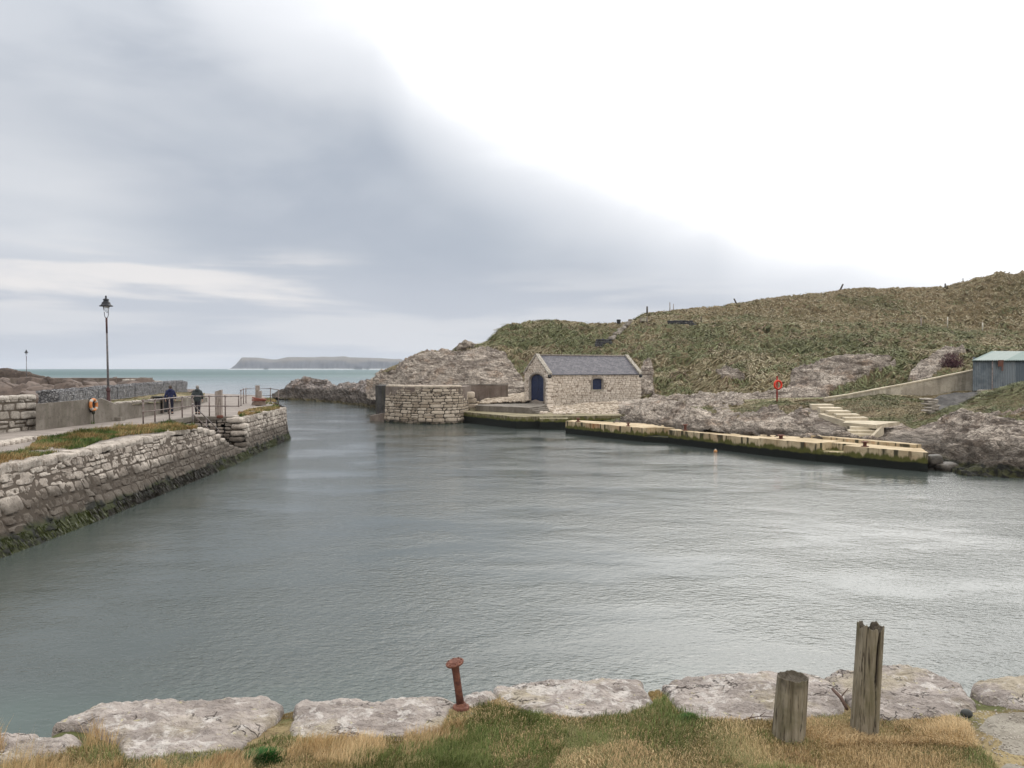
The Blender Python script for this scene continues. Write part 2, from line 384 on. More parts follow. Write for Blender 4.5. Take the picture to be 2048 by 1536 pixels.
def concrete(name, c0, c1, sc_=1., tidal=None, stain=0., rust=0., grit=.5):
    t = material(name); p = t.pos()
    c = t.mix(t.mr(t.noise(p, .8*sc_, 5, .6), .35, .65), c0, c1)
    c = t.mix(t.m('MULTIPLY', t.mr(t.noise(p, 6*sc_, 5, .7), .5, .68), grit), c, tuple(k*.5 for k in c0))
    c = t.mix(t.m('MULTIPLY', t.mr(t.noise(p, 30*sc_, 2), .6, .7), .35), c, tuple(min(1, k*1.4) for k in c1))
    z = t.sep(p)[2]
    if stain:                               # long vertical runs of dirt
        s_ = t.noise(t.mapping(p, (1, 1, .10)), 2.6, 4, .6)
        nz = t.sep(t.n('ShaderNodeNewGeometry').outputs['Normal'])[2]
        side = t.mr(nz, .6, .3)
        c = t.mix(t.m('MULTIPLY', t.m('MULTIPLY', t.mr(s_, .50, .60), side), stain), c, (.055, .05, .03))
        if rust:
            s2 = t.noise(t.mapping(p, (1, 1, .15), loc=(9, 3, 1)), 1.1, 4, .6)
            c = t.mix(t.m('MULTIPLY', t.m('MULTIPLY', t.mr(s2, .56, .68), side), rust), c, (.34, .14, .05))
            c = t.mix(t.m('MULTIPLY', t.mr(t.noise(p, .9, 4), .55, .7), rust*.45), c, (.40, .25, .12))
    if tidal:
        z1, z2 = tidal; s3 = t.noise(t.mapping(p, (1, 1, .12)), 2.2, 4, .6)
        zz = t.m('ADD', z, t.m('MULTIPLY', t.m('SUBTRACT', s3, .5), .95))
        c = t.mix(t.mr(zz, z2+.06, z2-.12), c, t.mix(t.noise(p, 4, 3), (.045, .052, .014), (.12, .115, .03)))
        zz2 = t.m('ADD', z, t.m('MULTIPLY', t.m('SUBTRACT', t.noise(p, 2., 3), .5), .2))
        c = t.mix(t.mr(zz2, z1+.05, z1-.06), c, (.010, .012, .010))
    bs(t, c, .88, t.bump(t.noise(p, 14*sc_, 5, .7), .02, .7))
concrete('weathered_concrete', (.125, .11, .092), (.20, .18, .155), stain=.25)
concrete('brown_concrete', (.13, .10, .085), (.20, .165, .14), stain=.3)
concrete('black_concrete', (.030, .029, .030), (.085, .08, .078), stain=.5)
concrete('ochre_concrete', (.34, .265, .16), (.50, .41, .275), tidal=(.42, .66), stain=1., rust=.6, grit=.45)
concrete('step_concrete', (.38, .33, .245), (.54, .48, .37), grit=.3)
concrete('slimy_concrete', (.15, .13, .075), (.23, .20, .125), tidal=(.62, .82), stain=.8)
concrete('pale_concrete', (.33, .295, .24), (.50, .455, .375), stain=.3)
concrete('cobbled_concrete', (.055, .053, .052), (.115, .11, .105), 2.)
concrete('path_surface', (.19, .165, .148), (.26, .23, .205), 1.2, grit=.25)
concrete('gravel_surface', (.17, .15, .12), (.27, .25, .21), 2.5)

# weathered coping slab
t = material('coping_rock'); p = t.pos()
q = t.mapping(p, (1, 1.6, 1), (0, 0, .2))
a = t.noise(q, 2.2, 6, .62, .5); b = t.noise(q, 9, 5, .65, .6); e_ = t.noise(q, 34, 3, .6)
c = t.mix(t.mr(a, .3, .68), (.23, .20, .182), (.42, .375, .345))
wv = t.n('ShaderNodeVectorMath', operation='ADD'); t.put(wv.inputs[0], q); t.put(wv.inputs[1], t.mapping(t.noise(q, 5, 3, col=True), (.25, .25, .25)))
cr = t.vor(wv.outputs[0], 6.5, 'DISTANCE_TO_EDGE'); ck = t.m('MULTIPLY', t.mr(cr, .05, 0), t.mr(t.noise(q, 2.4, 3), .53, .62))
c = t.mix(t.m('MULTIPLY', t.mr(b, .5, .63), .5), c, (.20, .175, .165))
c = t.mix(t.m('MULTIPLY', t.mr(t.noise(t.mapping(p, (1, 1, 1), loc=(5, 5, 5)), 1.7, 4), .5, .68), .55), c, (.40, .35, .24))
c = t.mix(t.m('MULTIPLY', t.mr(t.m('ADD', t.noise(p, 6., 5, .7, .5), t.m('MULTIPLY', t.attr('white', 'Fac'), .12)), .60, .70), .75), c, (.56, .53, .50))
c = t.mix(t.m('MULTIPLY', t.mr(e_, .62, .72), .7), c, (.07, .06, .055))
c = t.mix(t.m('MULTIPLY', ck, .8), c, (.06, .05, .045))
c = t.mix(t.m('MULTIPLY', t.mr(t.noise(p, 17., 4, .6), .63, .70), .6), c, (.50, .46, .25))
hh = t.m('SUBTRACT', t.m('ADD', a, t.m('ADD', t.m('MULTIPLY', b, .7), t.m('MULTIPLY', e_, .25))), t.m('MULTIPLY', ck, .4))
bs(t, c, .85, t.bump(hh, .085, 1.))
t = material('near_ground'); p = t.pos()
c = t.mix(t.mr(t.noise(p, 2., 5, .6), .4, .6), (.18, .135, .07), (.30, .24, .125)); c = t.mix(t.mr(t.noise(p, 1.1, 4), .48, .62), c, (.09, .10, .035))
c = t.mix(t.m('MULTIPLY', t.mr(t.noise(p, 30, 3, .7), .52, .62), .6), c, (.06, .04, .025))
bs(t, c, .95, t.bump(t.noise(p, 25, 5, .7), .03, .9))

# slate roof in courses
t = material('roof_slate'); p = t.attr('uvw', 'Vector')
br = t.n('ShaderNodeTexBrick'); t.put(br.inputs[0], p); br.inputs['Scale'].default_value = 1; br.inputs['Brick Width'].default_value = .34; br.inputs['Row Height'].default_value = .2
br.inputs['Mortar Size'].default_value = .012; br.inputs[1].default_value = (.050, .050, .068, 1); br.inputs[2].default_value = (.115, .11, .128, 1); br.inputs[3].default_value = (.02, .02, .025, 1)
c = t.mix(t.m('MULTIPLY', t.mr(t.noise(t.pos(), 5, 4, .7), .5, .68), .5), br.outputs[0], (.16, .15, .155))
bs(t, c, .55, t.bump(br.outputs[1], .015, -1.), spec=.4)
def plain(name, c, rough=.6, metal=0., var=.35, sc_=6., c2=None, bump=.01, spec=.3):
    t = material(name); p = t.pos(); c2 = c2 or tuple(k*(1-var) for k in c)
    n = t.noise(p, sc_, 5, .65); cc = t.mix(t.mr(n, .38, .64), c, c2)
    bs(t, cc, rough, t.bump(t.noise(p, sc_*4, 3), bump, .6) if bump else None, metal, spec)
plain('blue_paint', (.016, .026, .070), .5, bump=.004)
plain('dressed_stone', (.26, .23, .20), .85)
plain('coping_pale', (.42, .39, .34), .85, c2=(.20, .18, .15), sc_=7)
plain('oxide_rail', (.125, .085, .075), .6, c2=(.20, .175, .165), sc_=8)
plain('galvanised_rail', (.27, .25, .25), .5, c2=(.16, .12, .11), sc_=7, metal=.3)
plain('black_iron', (.016, .018, .024), .5)
plain('lamp_post_paint', (.09, .10, .11), .6, c2=(.20, .17, .17), sc_=9)
plain('post_red', (.065, .028, .028), .6)
plain('rust', (.155, .062, .040), .85, c2=(.075, .030, .024), sc_=26, bump=.012)
plain('rust_pale', (.19, .085, .058), .85, c2=(.11, .045, .032), sc_=30, bump=.012)
plain('dark_pipe', (.03, .025, .028), .6)
plain('bin_dark', (.012, .013, .016), .5)
plain('bin_frame', (.16, .13, .11), .7)
plain('orange_ring', (.50, .19, .06), .5, var=.15, bump=0)
plain('red_ring', (.62, .045, .02), .5, var=.15, bump=0)
plain('white_tape', (.46, .43, .38), .5, var=.15, bump=0)
plain('red_post', (.30, .03, .022), .6)
plain('rope_dark', (.03, .035, .025), .9)
plain('rope_red', (.26, .09, .065), .9, sc_=20)
plain('rope_tan', (.20, .15, .12), .9, sc_=20)
plain('navy_cloth', (.018, .024, .075), .85, bump=.004)
plain('navy_trouser', (.012, .014, .030), .9, bump=.004)
plain('coat_grey', (.045, .055, .058), .85, bump=.004)
plain('trouser_dark', (.028, .025, .032), .9, bump=.004)
plain('shoe', (.012, .011, .011), .6)
plain('skin', (.50, .30, .22), .6, var=.1, bump=0)
plain('hair_brown', (.075, .055, .04), .8)
plain('hair_grey', (.26, .24, .22), .8)
plain('slat_dark', (.03, .025, .025), .7)
plain('sign_pale', (.40, .38, .30), .7)
plain('buoy_orange', (.50, .24, .09), .5, var=.1, bump=0)
plain('armour_rock', (.15, .118, .10), .9, c2=(.085, .067, .058), sc_=1.5, bump=.03)
plain('wet_boulder', (.045, .040, .034), .6, c2=(.085, .075, .062), sc_=5, bump=.03)
plain('pebble', (.22, .195, .165), .85, c2=(.36, .33, .29), sc_=3)
plain('dark_pebble', (.035, .038, .036), .6)
plain('bone_white', (.62, .58, .50), .7)
plain('twig', (.10, .06, .045), .9)
t = material('gabion_stone'); p = t.pos(); v = t.vor(p, 7., 'F1', 'Color'); vv = t.sep(v)[0]; ed = t.vor(p, 7., 'DISTANCE_TO_EDGE')
c = t.mix(vv, (.12, .12, .125), (.33, .325, .33)); c = t.mix(t.mr(ed, .09, .0), c, (.03, .03, .035)); bs(t, c, .85, t.bump(t.mr(ed, 0., .2), .07, .9))
t = material('wire'); bs(t, (.34, .35, .37), .4, metal=.6)
t = material('lamp_glass'); bs(t, (.85, .87, .90), .12, spec=.5); t.b.inputs['Transmission Weight'].default_value = .75; t.b.inputs['IOR'].default_value = 1.2
# old timber with grain running up it
def timber(name, c0, c1, dark):
    t = material(name); p = t.pos(); g = t.mapping(p, (1, 1, .06))
    a = t.noise(g, 26, 5, .65); c = t.mix(t.mr(a, .33, .66), c0, c1)
    c = t.mix(t.m('MULTIPLY', t.mr(t.noise(t.mapping(p, (1, 1, .035), loc=(4, 1, 0)), 55, 3, .6), .57, .64), .8), c, dark)
    c = t.mix(t.m('MULTIPLY', t.mr(t.noise(p, 5, 4, .6), .5, .7), .6), c, t.mix(.5, c0, (.10, .10, .045)))
    c = t.mix(t.attr('rot', 'Fac'), c, dark)
    bs(t, c, .9, t.bump(t.m('ADD', a, t.m('MULTIPLY', t.noise(g, 70, 3), .5)), .012, 1.))
timber('old_timber', (.135, .115, .078), (.255, .225, .170), (.022, .016, .012))
timber('grey_timber', (.22, .18, .16), (.34, .30, .27), (.05, .04, .035))
timber('dark_timber', (.05, .045, .04), (.10, .09, .08), (.02, .02, .02))
# corrugated sheet
def sheet(name, c0, c1, rust=.3):
    t = material(name); p = t.pos(); tn = t.attr('tint', 'Fac')
    c = t.mix(t.mr(t.m('ADD', t.noise(p, 1.6, 5, .6), t.m('MULTIPLY', t.m('SUBTRACT', tn, .5), .5)), .35, .66), c0, c1)
    s_ = t.noise(t.mapping(p, (1, 1, .15)), 4, 4, .6); c = t.mix(t.m('MULTIPLY', t.mr(s_, .55, .68), rust), c, (.20, .19, .19))
    c = t.mix(t.attr('rot', 'Fac'), c, (.12, .055, .04)); bs(t, c, .55, metal=.2)
sheet('blue_sheet', (.105, .13, .155), (.18, .21, .235)); sheet('green_sheet', (.13, .19, .175), (.21, .26, .245))

# water: wind ripples over a slow swell, greener and paler in the open sea
t = material('sea_water'); p = t.pos(); X, Y, Z = t.sep(p)
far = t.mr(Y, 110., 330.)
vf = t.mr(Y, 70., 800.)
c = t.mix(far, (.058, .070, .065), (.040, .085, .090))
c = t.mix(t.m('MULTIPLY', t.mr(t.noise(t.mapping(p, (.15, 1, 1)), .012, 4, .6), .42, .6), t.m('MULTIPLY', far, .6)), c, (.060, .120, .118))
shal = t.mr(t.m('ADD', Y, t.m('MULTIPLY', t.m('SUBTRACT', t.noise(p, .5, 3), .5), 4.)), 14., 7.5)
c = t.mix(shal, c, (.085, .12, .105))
r1 = t.noise(t.mapping(p, (1., 1.25, 1), (0, 0, -.35)), 3.0, 4, .6, .2)
r2 = t.noise(t.mapping(p, (.9, 1.4, 1), (0, 0, .25)), 7.5, 3, .55, .2)
r3 = t.noise(t.mapping(p, (.8, 1.1, 1), (0, 0, -.5), (7, 3, 0)), .45, 2, .5)
gust = t.mr(t.noise(t.mapping(p, (1, 1.6, 1), (0, 0, .3)), .14, 3, .55), .36, .64, .35, 1.3)
h = t.m('ADD', t.m('MULTIPLY', t.m('MULTIPLY', r1, gust), .022), t.m('ADD', t.m('MULTIPLY', t.m('MULTIPLY', r2, .018), gust), t.m('MULTIPLY', r3, .028)))
h = t.m('MULTIPLY', h, t.m('ADD', 1., t.m('MULTIPLY', vf, 1.5)))
bs(t, c, t.m('ADD', .07, t.m('MULTIPLY', vf, .55)), t.bump(h, 1., 1.), spec=.5); t.b.inputs['IOR'].default_value = 1.333
t = material('island_ground'); p = t.pos(); z = t.sep(p)[2]
c = t.mix(t.mr(t.m('ADD', z, t.m('MULTIPLY', t.noise(p, .01, 4), 60.)), 60., 85.), t.mix(t.noise(t.mapping(p, (1, 1, .3)), .03, 4), (.03, .034, .042), (.07, .074, .08)), t.mix(t.noise(p, .012, 3), (.075, .068, .055), (.12, .10, .075)))
c = t.mix(t.mr(z, 5., 1.), c, (.55, .57, .58)); bs(t, c, .95)

# ------------------------------------------------------------------ builders for stone, ground and grass
def _cube(n):
    g = np.linspace(-1, 1, n); V = []; Fs = []; off = 0
    for ax in range(3):
        for sg in (-1, 1):
            u, v = np.meshgrid(g, g, indexing='ij'); P = np.zeros((n, n, 3)); P[..., ax] = sg; P[..., (ax+1) % 3] = u; P[..., (ax+2) % 3] = v
            f = gridfaces(n, n, off)
            if sg < 0: f = f[:, ::-1]
            V.append(P.reshape(-1, 3)); Fs.append(f); off += n*n
    return np.concatenate(V), np.concatenate(Fs)
CUBE = {n: _cube(n) for n in (4, 5, 6, 8, 14)}
def rstone(mb, c, size, rz=0., seed=0, amp=.08, p=5., n=5, tilt=(0, 0), **at):
    V, Fs = CUBE[n]; k = (np.abs(V)**p).sum(1)**(1/p); V = V/k[:, None]; s3 = np.asarray(size, float)/2
    V = V*s3; nz = np.stack([fbm(V/np.mean(s3)+seed*3.7+9*i, 1.3, 3, seed+i) for i in range(3)], -1); V = V+nz*amp*np.mean(s3)*2
    M = np.array(Matrix.Rotation(rz, 3, 'Z') @ Matrix.Rotation(tilt[0], 3, 'X') @ Matrix.Rotation(tilt[1], 3, 'Y')); V = V @ M.T+np.asarray(c, float)
    at.setdefault('tint', random.random()); at.setdefault('joint', 0.); return mb.add(V, Fs, **at)

def masonry(mb, pf, s0, s1, zb, zt, course=(.16, .34), width=(.25, .7), bulge=.05, joint=.018, g=(6, 5), skip=None, rough=.012, seed=0, back=.15, tintb=0., coursed=True, top=None):
    """pf(s, z, off) -> world points; zt, zb functions of s; caps of stones over a mortar sheet"""
    rn = random.Random(seed); blocks = []
    ss = np.linspace(s0, s1, 60); zmax = max(float(zt(s)) for s in ss); z = min(float(zb(s)) for s in ss)
    while z < zmax-.03:
        hc = rn.uniform(*course)
        if zmax-z-hc < course[0]*.7: hc = zmax-z
        s = s0-rn.uniform(0, width[0])
        while s < s1:
            wd = rn.uniform(*width)*(.7+.6*hc/course[1]); a, b = max(s, s0), min(s+wd, s1); s += wd
            if s1-s < width[0]*.5: b = s1; s = s1
            if b-a < .04: continue
            m_ = (a+b)/2; tz, bz = float(zt(m_)), float(zb(m_))
            if z > tz-.05 or z+hc < bz: continue
            parts = [(z, min(z+hc, tz))]
            if hc > course[0]*1.6 and rn.random() < .22: k = z+hc*rn.uniform(.35, .65); parts = [(z, k), (k, min(z+hc, tz))]
            for (za, zb_) in parts:
                if zb_-za < .05: continue
                if skip and skip(m_, (za+zb_)/2): continue
                blocks.append((a, b, za, zb_, rn.random()))
        z += hc
    B = np.array(blocks); N = len(B); nu, nv = g
    cl_ = lambda m_: np.concatenate([[-1, -.93], np.linspace(-.72, .72, m_-2), [.93, 1]])
    nu += 2; nv += 2; u = cl_(nu-2)[None, :, None]; v = cl_(nv-2)[None, None, :]
    j = joint*(.6+.9*np.random.default_rng(seed).random((N, 4)))[:, :, None, None]
    jt = lambda k: (np.random.default_rng(seed+k).random(N)-.5)[:, None, None]*.03*coursed_amt
    coursed_amt = 1. if coursed else 1.8
    a = B[:, 0, None, None]+j[:, 0]; b = B[:, 1, None, None]-j[:, 1]; c = B[:, 2, None, None]+j[:, 2]+jt(1); d_ = B[:, 3, None, None]-j[:, 3]+jt(1)
    U = u*np.ones_like(v); Vv = v*np.ones_like(u)
    shr = 1-.10*(np.abs(U)**4)*(np.abs(Vv)**4)*1.6
    S = (a+b)/2+(b-a)/2*(U*shr)+jt(2)*Vv; Zz = (c+d_)/2+(d_-c)/2*(Vv*shr)+jt(3)*U*.7
    prof = (1-np.abs(U)**10)*(1-np.abs(Vv)**10)
    P0 = pf(S, Zz, np.zeros_like(S))
    nz = fbm(P0, 4., 3, seed)*rough*2+fbm(P0, 14., 2, seed+5)*rough
    size = np.minimum(b-a, d_-c)*2.2
    off = prof**.4*(bulge*np.clip(size, .4, 1.4)*(.6+.8*B[:, 4, None, None]))+nz*(prof > 0)-.004*(prof == 0)
    P = pf(S, Zz, off); edge = np.broadcast_to((prof == 0).astype(float)*.8, S.shape)
    fs = (gridfaces(nu, nv)[None]+(np.arange(N)*nu*nv)[:, None, None]).reshape(-1, 4)
    tint = np.clip(B[:, 4, None, None]*np.ones_like(S)+tintb, 0, 1)
    mb.add(P.reshape(-1, 3), fs, tint=tint.ravel(), joint=edge.ravel())
    # mortar sheet behind
    ns = max(2, int((s1-s0)/.25)); sg = np.linspace(s0, s1, ns)[:, None]; nzv = 14
    zt_ = np.array([float(zt(k)) for k in sg[:, 0]])[:, None]; zb0 = np.array([float(zb(k)) for k in sg[:, 0]])[:, None]
    k = np.linspace(0, 1, nzv)[None, :]; Zg = zb0+(zt_-zb0)*k; Sg = sg+0*Zg; Pg = pf(Sg, Zg, 0*Zg)
    f = gridfaces(ns, nzv)
    if skip:
        cs = Sg.ravel()[f].mean(1); cz = Zg.ravel()[f].mean(1); f = f[[not skip(x, y) for x, y in zip(cs, cz)]]
    mb.add(Pg.reshape(-1, 3), f, tint=.2, joint=1.)
    return B
def strp(pts, **k):          # straight wall frame: s metres from A towards B, outward normal on the right-hand side
    A_, B_ = np.asarray(pts[0], float)[:2], np.asarray(pts[1], float)[:2]; d_ = (B_-A_)/np.linalg.norm(B_-A_); nn = np.array([d_[1], -d_[0]])
    def pf(s, z, off): return np.stack([A_[0]+d_[0]*s+nn[0]*off, A_[1]+d_[1]*s+nn[1]*off, z+0*s], -1)
    return pf, float(np.linalg.norm(B_-A_)), d_, nn

def blades(P, up, side, L, wd, col, droop=.6, seed=0, tip=None):
    """P base points (n,3); up unit growth directions; side unit lean directions"""
    r = np.random.default_rng(seed); n = len(P); L = np.broadcast_to(L, (n,))[:, None]; wd = np.broadcast_to(wd, (n,))[:, None]
    th = r.random(n)*math.pi; wv = np.stack([np.cos(th), np.sin(th)*.5, np.zeros(n)], -1)
    m_ = P+(up+side*droop*.4)*L*.5; t_ = m_+(up*(1-droop)+side*droop)*L*.5
    V = np.stack([P-wv*wd/2, P+wv*wd/2, m_-wv*wd*.4, m_+wv*wd*.4, t_], 1).reshape(-1, 3)
    k = np.arange(n)[:, None]*5; q = k+np.array([[0, 1, 3, 2]]); tr = k+np.array([[2, 3, 4]])
    col = np.asarray(col); c5 = np.repeat(col[:, None, :], 5, 1).copy()
    if tip is not None: c5[:, 2:4] = c5[:, 2:4]*.6+np.asarray(tip)*.4; c5[:, 4] = c5[:, 4]*.3+np.asarray(tip)*.7
    return V, q, tr, c5.reshape(-1, 3)
def vary(c, n, r, a=.11): return np.clip(np.asarray(c, float)[None, :]*(1+(r.random((n, 1))-.5)*2*a+(r.random((n, 3))-.5)*.12), 0, 1)

def smooth1(a, k):
    if k < 2: return a
    w_ = np.hanning(k+2)[1:-1]; w_ /= w_.sum(); return np.convolve(np.pad(a, (k//2, k-1-k//2), mode='edge'), w_, 'valid')
def loft(rows, x0, x1, nx, segs, sm=25):
    """rows: ('p', [(px, py, depth)..]) or ('z', [(px, z, depth)..]); first row nearest the water"""
    px = np.linspace(x0, x1, nx); Rw = []
    for kind, pts in rows:
        a = np.array(pts, float); Y = smooth1(np.interp(px, a[:, 0], a[:, 2]), sm); v = smooth1(np.interp(px, a[:, 0], a[:, 1]), max(2, sm//2))
        if kind == 'p': Rw.append(Wp(px, v, Y))
        else: u = (px-1024)/F; Rw.append(np.stack([u*Y/cp, Y, v], -1))
    Rw = np.array(Rw); out = []; K = len(Rw)
    for i in range(K-1):
        p0, p1, p2, p3 = Rw[max(i-1, 0)], Rw[i], Rw[i+1], Rw[min(i+2, K-1)]
        m1 = (p2-p0)*.5*.7; m2 = (p3-p1)*.5*.7
        ts = np.linspace(0, 1, segs[i]+1)[:-1] if i < K-2 else np.linspace(0, 1, segs[i]+1)
        for t_ in ts:
            t2, t3 = t_*t_, t_**3; out.append((2*t3-3*t2+1)*p1+(t3-2*t2+t_)*m1+(-2*t3+3*t2)*p2+(t3-t2)*m2)
    return np.array(out).transpose(1, 0, 2)         # (nx, nt, 3)
def gnormal(P):
    du = np.gradient(P, axis=0); dv = np.gradient(P, axis=1); n = np.cross(du, dv); n /= np.linalg.norm(n, axis=-1, keepdims=True)+1e-9
    n[n[..., 2] < -.3] *= -1; return n
def rockmask(P, polys, jit=8., s=3):
    px, py = proj(P); px = px+fbm(P, .35, 3, s)*jit; py = py+fbm(P+50, .35, 3, s)*jit*.6; r = np.zeros(px.shape)
    for q in polys: r = np.maximum(r, inpoly(px, py, q).astype(float))
    return r
def blurg(a, n=2):
    for _ in range(n):
        a = (a+np.roll(a, 1, 0)+np.roll(a, -1, 0)+np.roll(a, 1, 1)+np.roll(a, -1, 1))/5
    return a
def roughen(P, rock, big=.35, med=.14, rk=.45, fine=.05, seed=0, fade=None, hum=0.):
    N = gnormal(P); d_ = fbm(P, .16, 3, seed)*big+fbm(P, .7, 3, seed+9)*med
    Q = np.stack([P[..., 0]*.55, P[..., 1]*.55, (P[..., 2]+P[..., 0]*.5)*1.5], -1)
    rg = fbm(Q, .22, 3, seed+60, .5, ridged=True)*rk*.9+fbm(Q, .6, 4, seed+20, .45, ridged=True)*rk*.65+fbm(Q, 2.1, 2, seed+31, .5, ridged=True)*rk*.16
    st = Q[..., 2]*1.3+fbm(P, .5, 3, seed+40)*1.5; led = (st-np.floor(st)); led = np.where(led < .8, led/.8, (1-led)/.2)*rk*.30
    d_ = d_+rock*(rg*.8+led-rk*.1)+(1-rock)*(fbm(P, 2.6, 2, seed+50)*fine-np.abs(fbm(P*np.array([1, 1, .7]), .75, 3, seed+51))*hum*2)
    if fade is not None: d_ = d_*fade
    return P+N*d_[..., None]

# ================================================================== WATER, HAZE, ISLAND
def sheet_obj(name, x0, x1, y0, y1, z, mat, kind='structure'):
    return tag(mk(name, [(x0, y0, z), (x1, y0, z), (x1, y1, z), (x0, y1, z)], [(0, 1, 2, 3)], mat, smooth=False), kind=kind)
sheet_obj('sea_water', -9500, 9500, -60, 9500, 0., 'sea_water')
sheet_obj('seabed', -9400, 9400, -60, 9400, -7., 'brown_concrete')

# island on the horizon
ix = np.linspace(456, 830, 240); top = np.interp(ix, [456, 462, 472, 484, 515, 545, 555, 575, 630, 645, 665, 690, 700, 760, 790, 800, 812, 822, 830],
      [737, 735, 727, 713, 713.5, 717, 717, 712.5, 712.5, 711.5, 712, 711, 713, 714.5, 716.5, 716, 719, 727, 737])
rowsP = []; Yi = 4200.
hgt = (737-top)/F*Yi
for k, (f_, dy_) in enumerate([(0, 0), (.06, 15), (.35, 60), (.62, 95), (.80, 180), (.93, 330), (1., 520), (.9, 800), (0., 1100)]):
    Y_ = Yi+dy_+fbm(np.stack([ix*.06, ix*0+k, ix*0], -1), 1, 3, 5)*40*(k > 0)
    X_ = (ix-1024)/F*Y_; Z_ = hgt*f_*(1+dy_/Yi)+fbm(np.stack([ix*.12, ix*0+k*.7, ix*0], -1), 1, 3, 8)*3.*(0 < f_ < 1)
    rowsP.append(np.stack([X_, Y_, Z_], -1))
P = np.array(rowsP).transpose(1, 0, 2); tag(mk('island', P, gridfaces(P.shape[0], P.shape[1]), 'island_ground'), kind='structure')

# ================================================================== THE HILL ON THE RIGHT (ground)
R0 = ('p', [(880, 790, 100), (960, 790, 98), (1000, 815, 91), (1050, 820, 87), (1290, 822, 82), (1350, 822, 78), (1450, 822, 73), (1550, 825, 69), (1700, 820, 67), (1900, 815, 62), (2048, 800, 61), (2350, 790, 60)])
R1 = ('p', [(880, 740, 104), (960, 740, 101), (1000, 745, 97), (1050, 745, 96), (1290, 752, 88), (1400, 765, 82), (1550, 768, 76), (1630, 762, 75), (1700, 745, 75), (1800, 735, 74.5), (1900, 722, 74), (2048, 700, 74), (2350, 680, 74)])
R2 = ('p', [(880, 718, 106), (920, 712, 106), (975, 705, 105), (1000, 690, 103), (1050, 688, 103), (1290, 700, 94), (1400, 706, 89), (1550, 716, 83), (1640, 715, 80.5), (1700, 708, 79), (1800, 702, 78.5), (1900, 692, 79), (2048, 675, 80), (2350, 650, 80)])
R3 = ('p', [(880, 716, 108), (905, 712, 108), (917, 696, 108), (930, 690, 108), (950, 691, 108), (972, 689, 108), (985, 675, 109), (1000, 656, 109), (1012, 649, 109), (1030, 646, 109), (1100, 644, 110), (1240, 644, 108), (1300, 640, 107), (1400, 651, 102), (1550, 648, 99), (1700, 645, 98), (1850, 650, 97), (1930, 662, 95), (2048, 662, 94), (2350, 640, 94)])
R4 = ('p', [(880, 722, 114), (917, 702, 114), (972, 694, 114), (1000, 662, 116), (1100, 650, 118), (1240, 648, 116), (1268, 645, 115), (1290, 637, 114), (1340, 636, 112), (1400, 641, 112), (1550, 636, 112), (1700, 632, 112), (1850, 640, 111), (1930, 652, 109), (2048, 648, 108), (2350, 600, 108)])
R5 = ('p', [(880, 726, 124), (1000, 668, 124), (1240, 655, 126), (1270, 640, 126), (1285, 628, 126), (1330, 622, 127), (1400, 612, 128), (1430, 612, 128), (1500, 600, 130), (1560, 590, 131), (1680, 579, 132), (1720, 577, 132), (1800, 576, 132), (1890, 572, 131), (1940, 558, 129), (1965, 551, 128), (1990, 543, 128), (2005, 540, 127), (2025, 545, 127), (2048, 538, 126), (2350, 470, 122)])
R6 = ('p', [(880, 736, 160), (1240, 672, 165), (1400, 635, 170), (1700, 605, 172), (2048, 570, 170), (2350, 510, 160)])
HP = loft([R0, R1, R2, R3, R4, R5, R6], 880, 2350, 980, [34, 46, 56, 26, 56, 10], 20)
hill_rock = [
    [(880, 790), (880, 700), (925, 706), (985, 697), (1008, 704), (1030, 737), (1048, 760), (1055, 810), (880, 820)],
    [(918, 702), (919, 691), (945, 688), (952, 694), (932, 702)],
    [(1020, 735), (1045, 755), (1050, 815), (1000, 815)],
    [(1284, 722), (1300, 720), (1310, 750), (1312, 790), (1284, 800), (1282, 745)],
    [(1428, 738), (1455, 736), (1492, 752), (1485, 757), (1445, 756)],
    [(1500, 812), (1505, 790), (1575, 775), (1590, 738), (1640, 722), (1735, 712), (1788, 714), (1782, 722), (1735, 752), (1690, 768), (1660, 786), (1645, 812)],
    [(1748, 735), (1790, 722), (1792, 730), (1760, 748)],
    [(1812, 762), (1825, 738), (1850, 722), (1880, 708), (1925, 697), (1930, 706), (1895, 722), (1862, 760)],
    [(1300, 812), (1310, 792), (1400, 788), (1530, 790), (1560, 815), (1300, 825)]]
rock = blurg(rockmask(HP, hill_rock, 7), 2)
ii = np.linspace(0, 1, HP.shape[1])[None, :]; pxh, pyh = proj(HP)
HP = roughen(HP, rock, .42, .22, .62, .12, 3, hum=.75)
drm = np.clip(fbm(HP, .09, 4, 77)*1.6+.45, 0, 1)
greenband = ((pyh > 650) & (pyh < 700) & (pxh > 1380) & (pxh < 1960)) | ((pyh > 648) & (pyh < 690) & (pxh < 1240)); drm = np.where(greenband, drm*.45, drm)
upper = ii > (34+46+56+10)/228.; drm = np.where(upper, np.clip(drm+.45, 0, 1), drm)
drm = np.where((pyh > 745) & (pxh > 1280) & (pxh < 1620), np.clip(drm+.4, 0, 1), drm); drm = blurg(drm, 6)*(.75)
tag(mk('hill', HP, gridfaces(*HP.shape[:2]), 'hill_ground', attrs=dict(rock=rock.ravel(), dry=drm.ravel())), kind='structure')

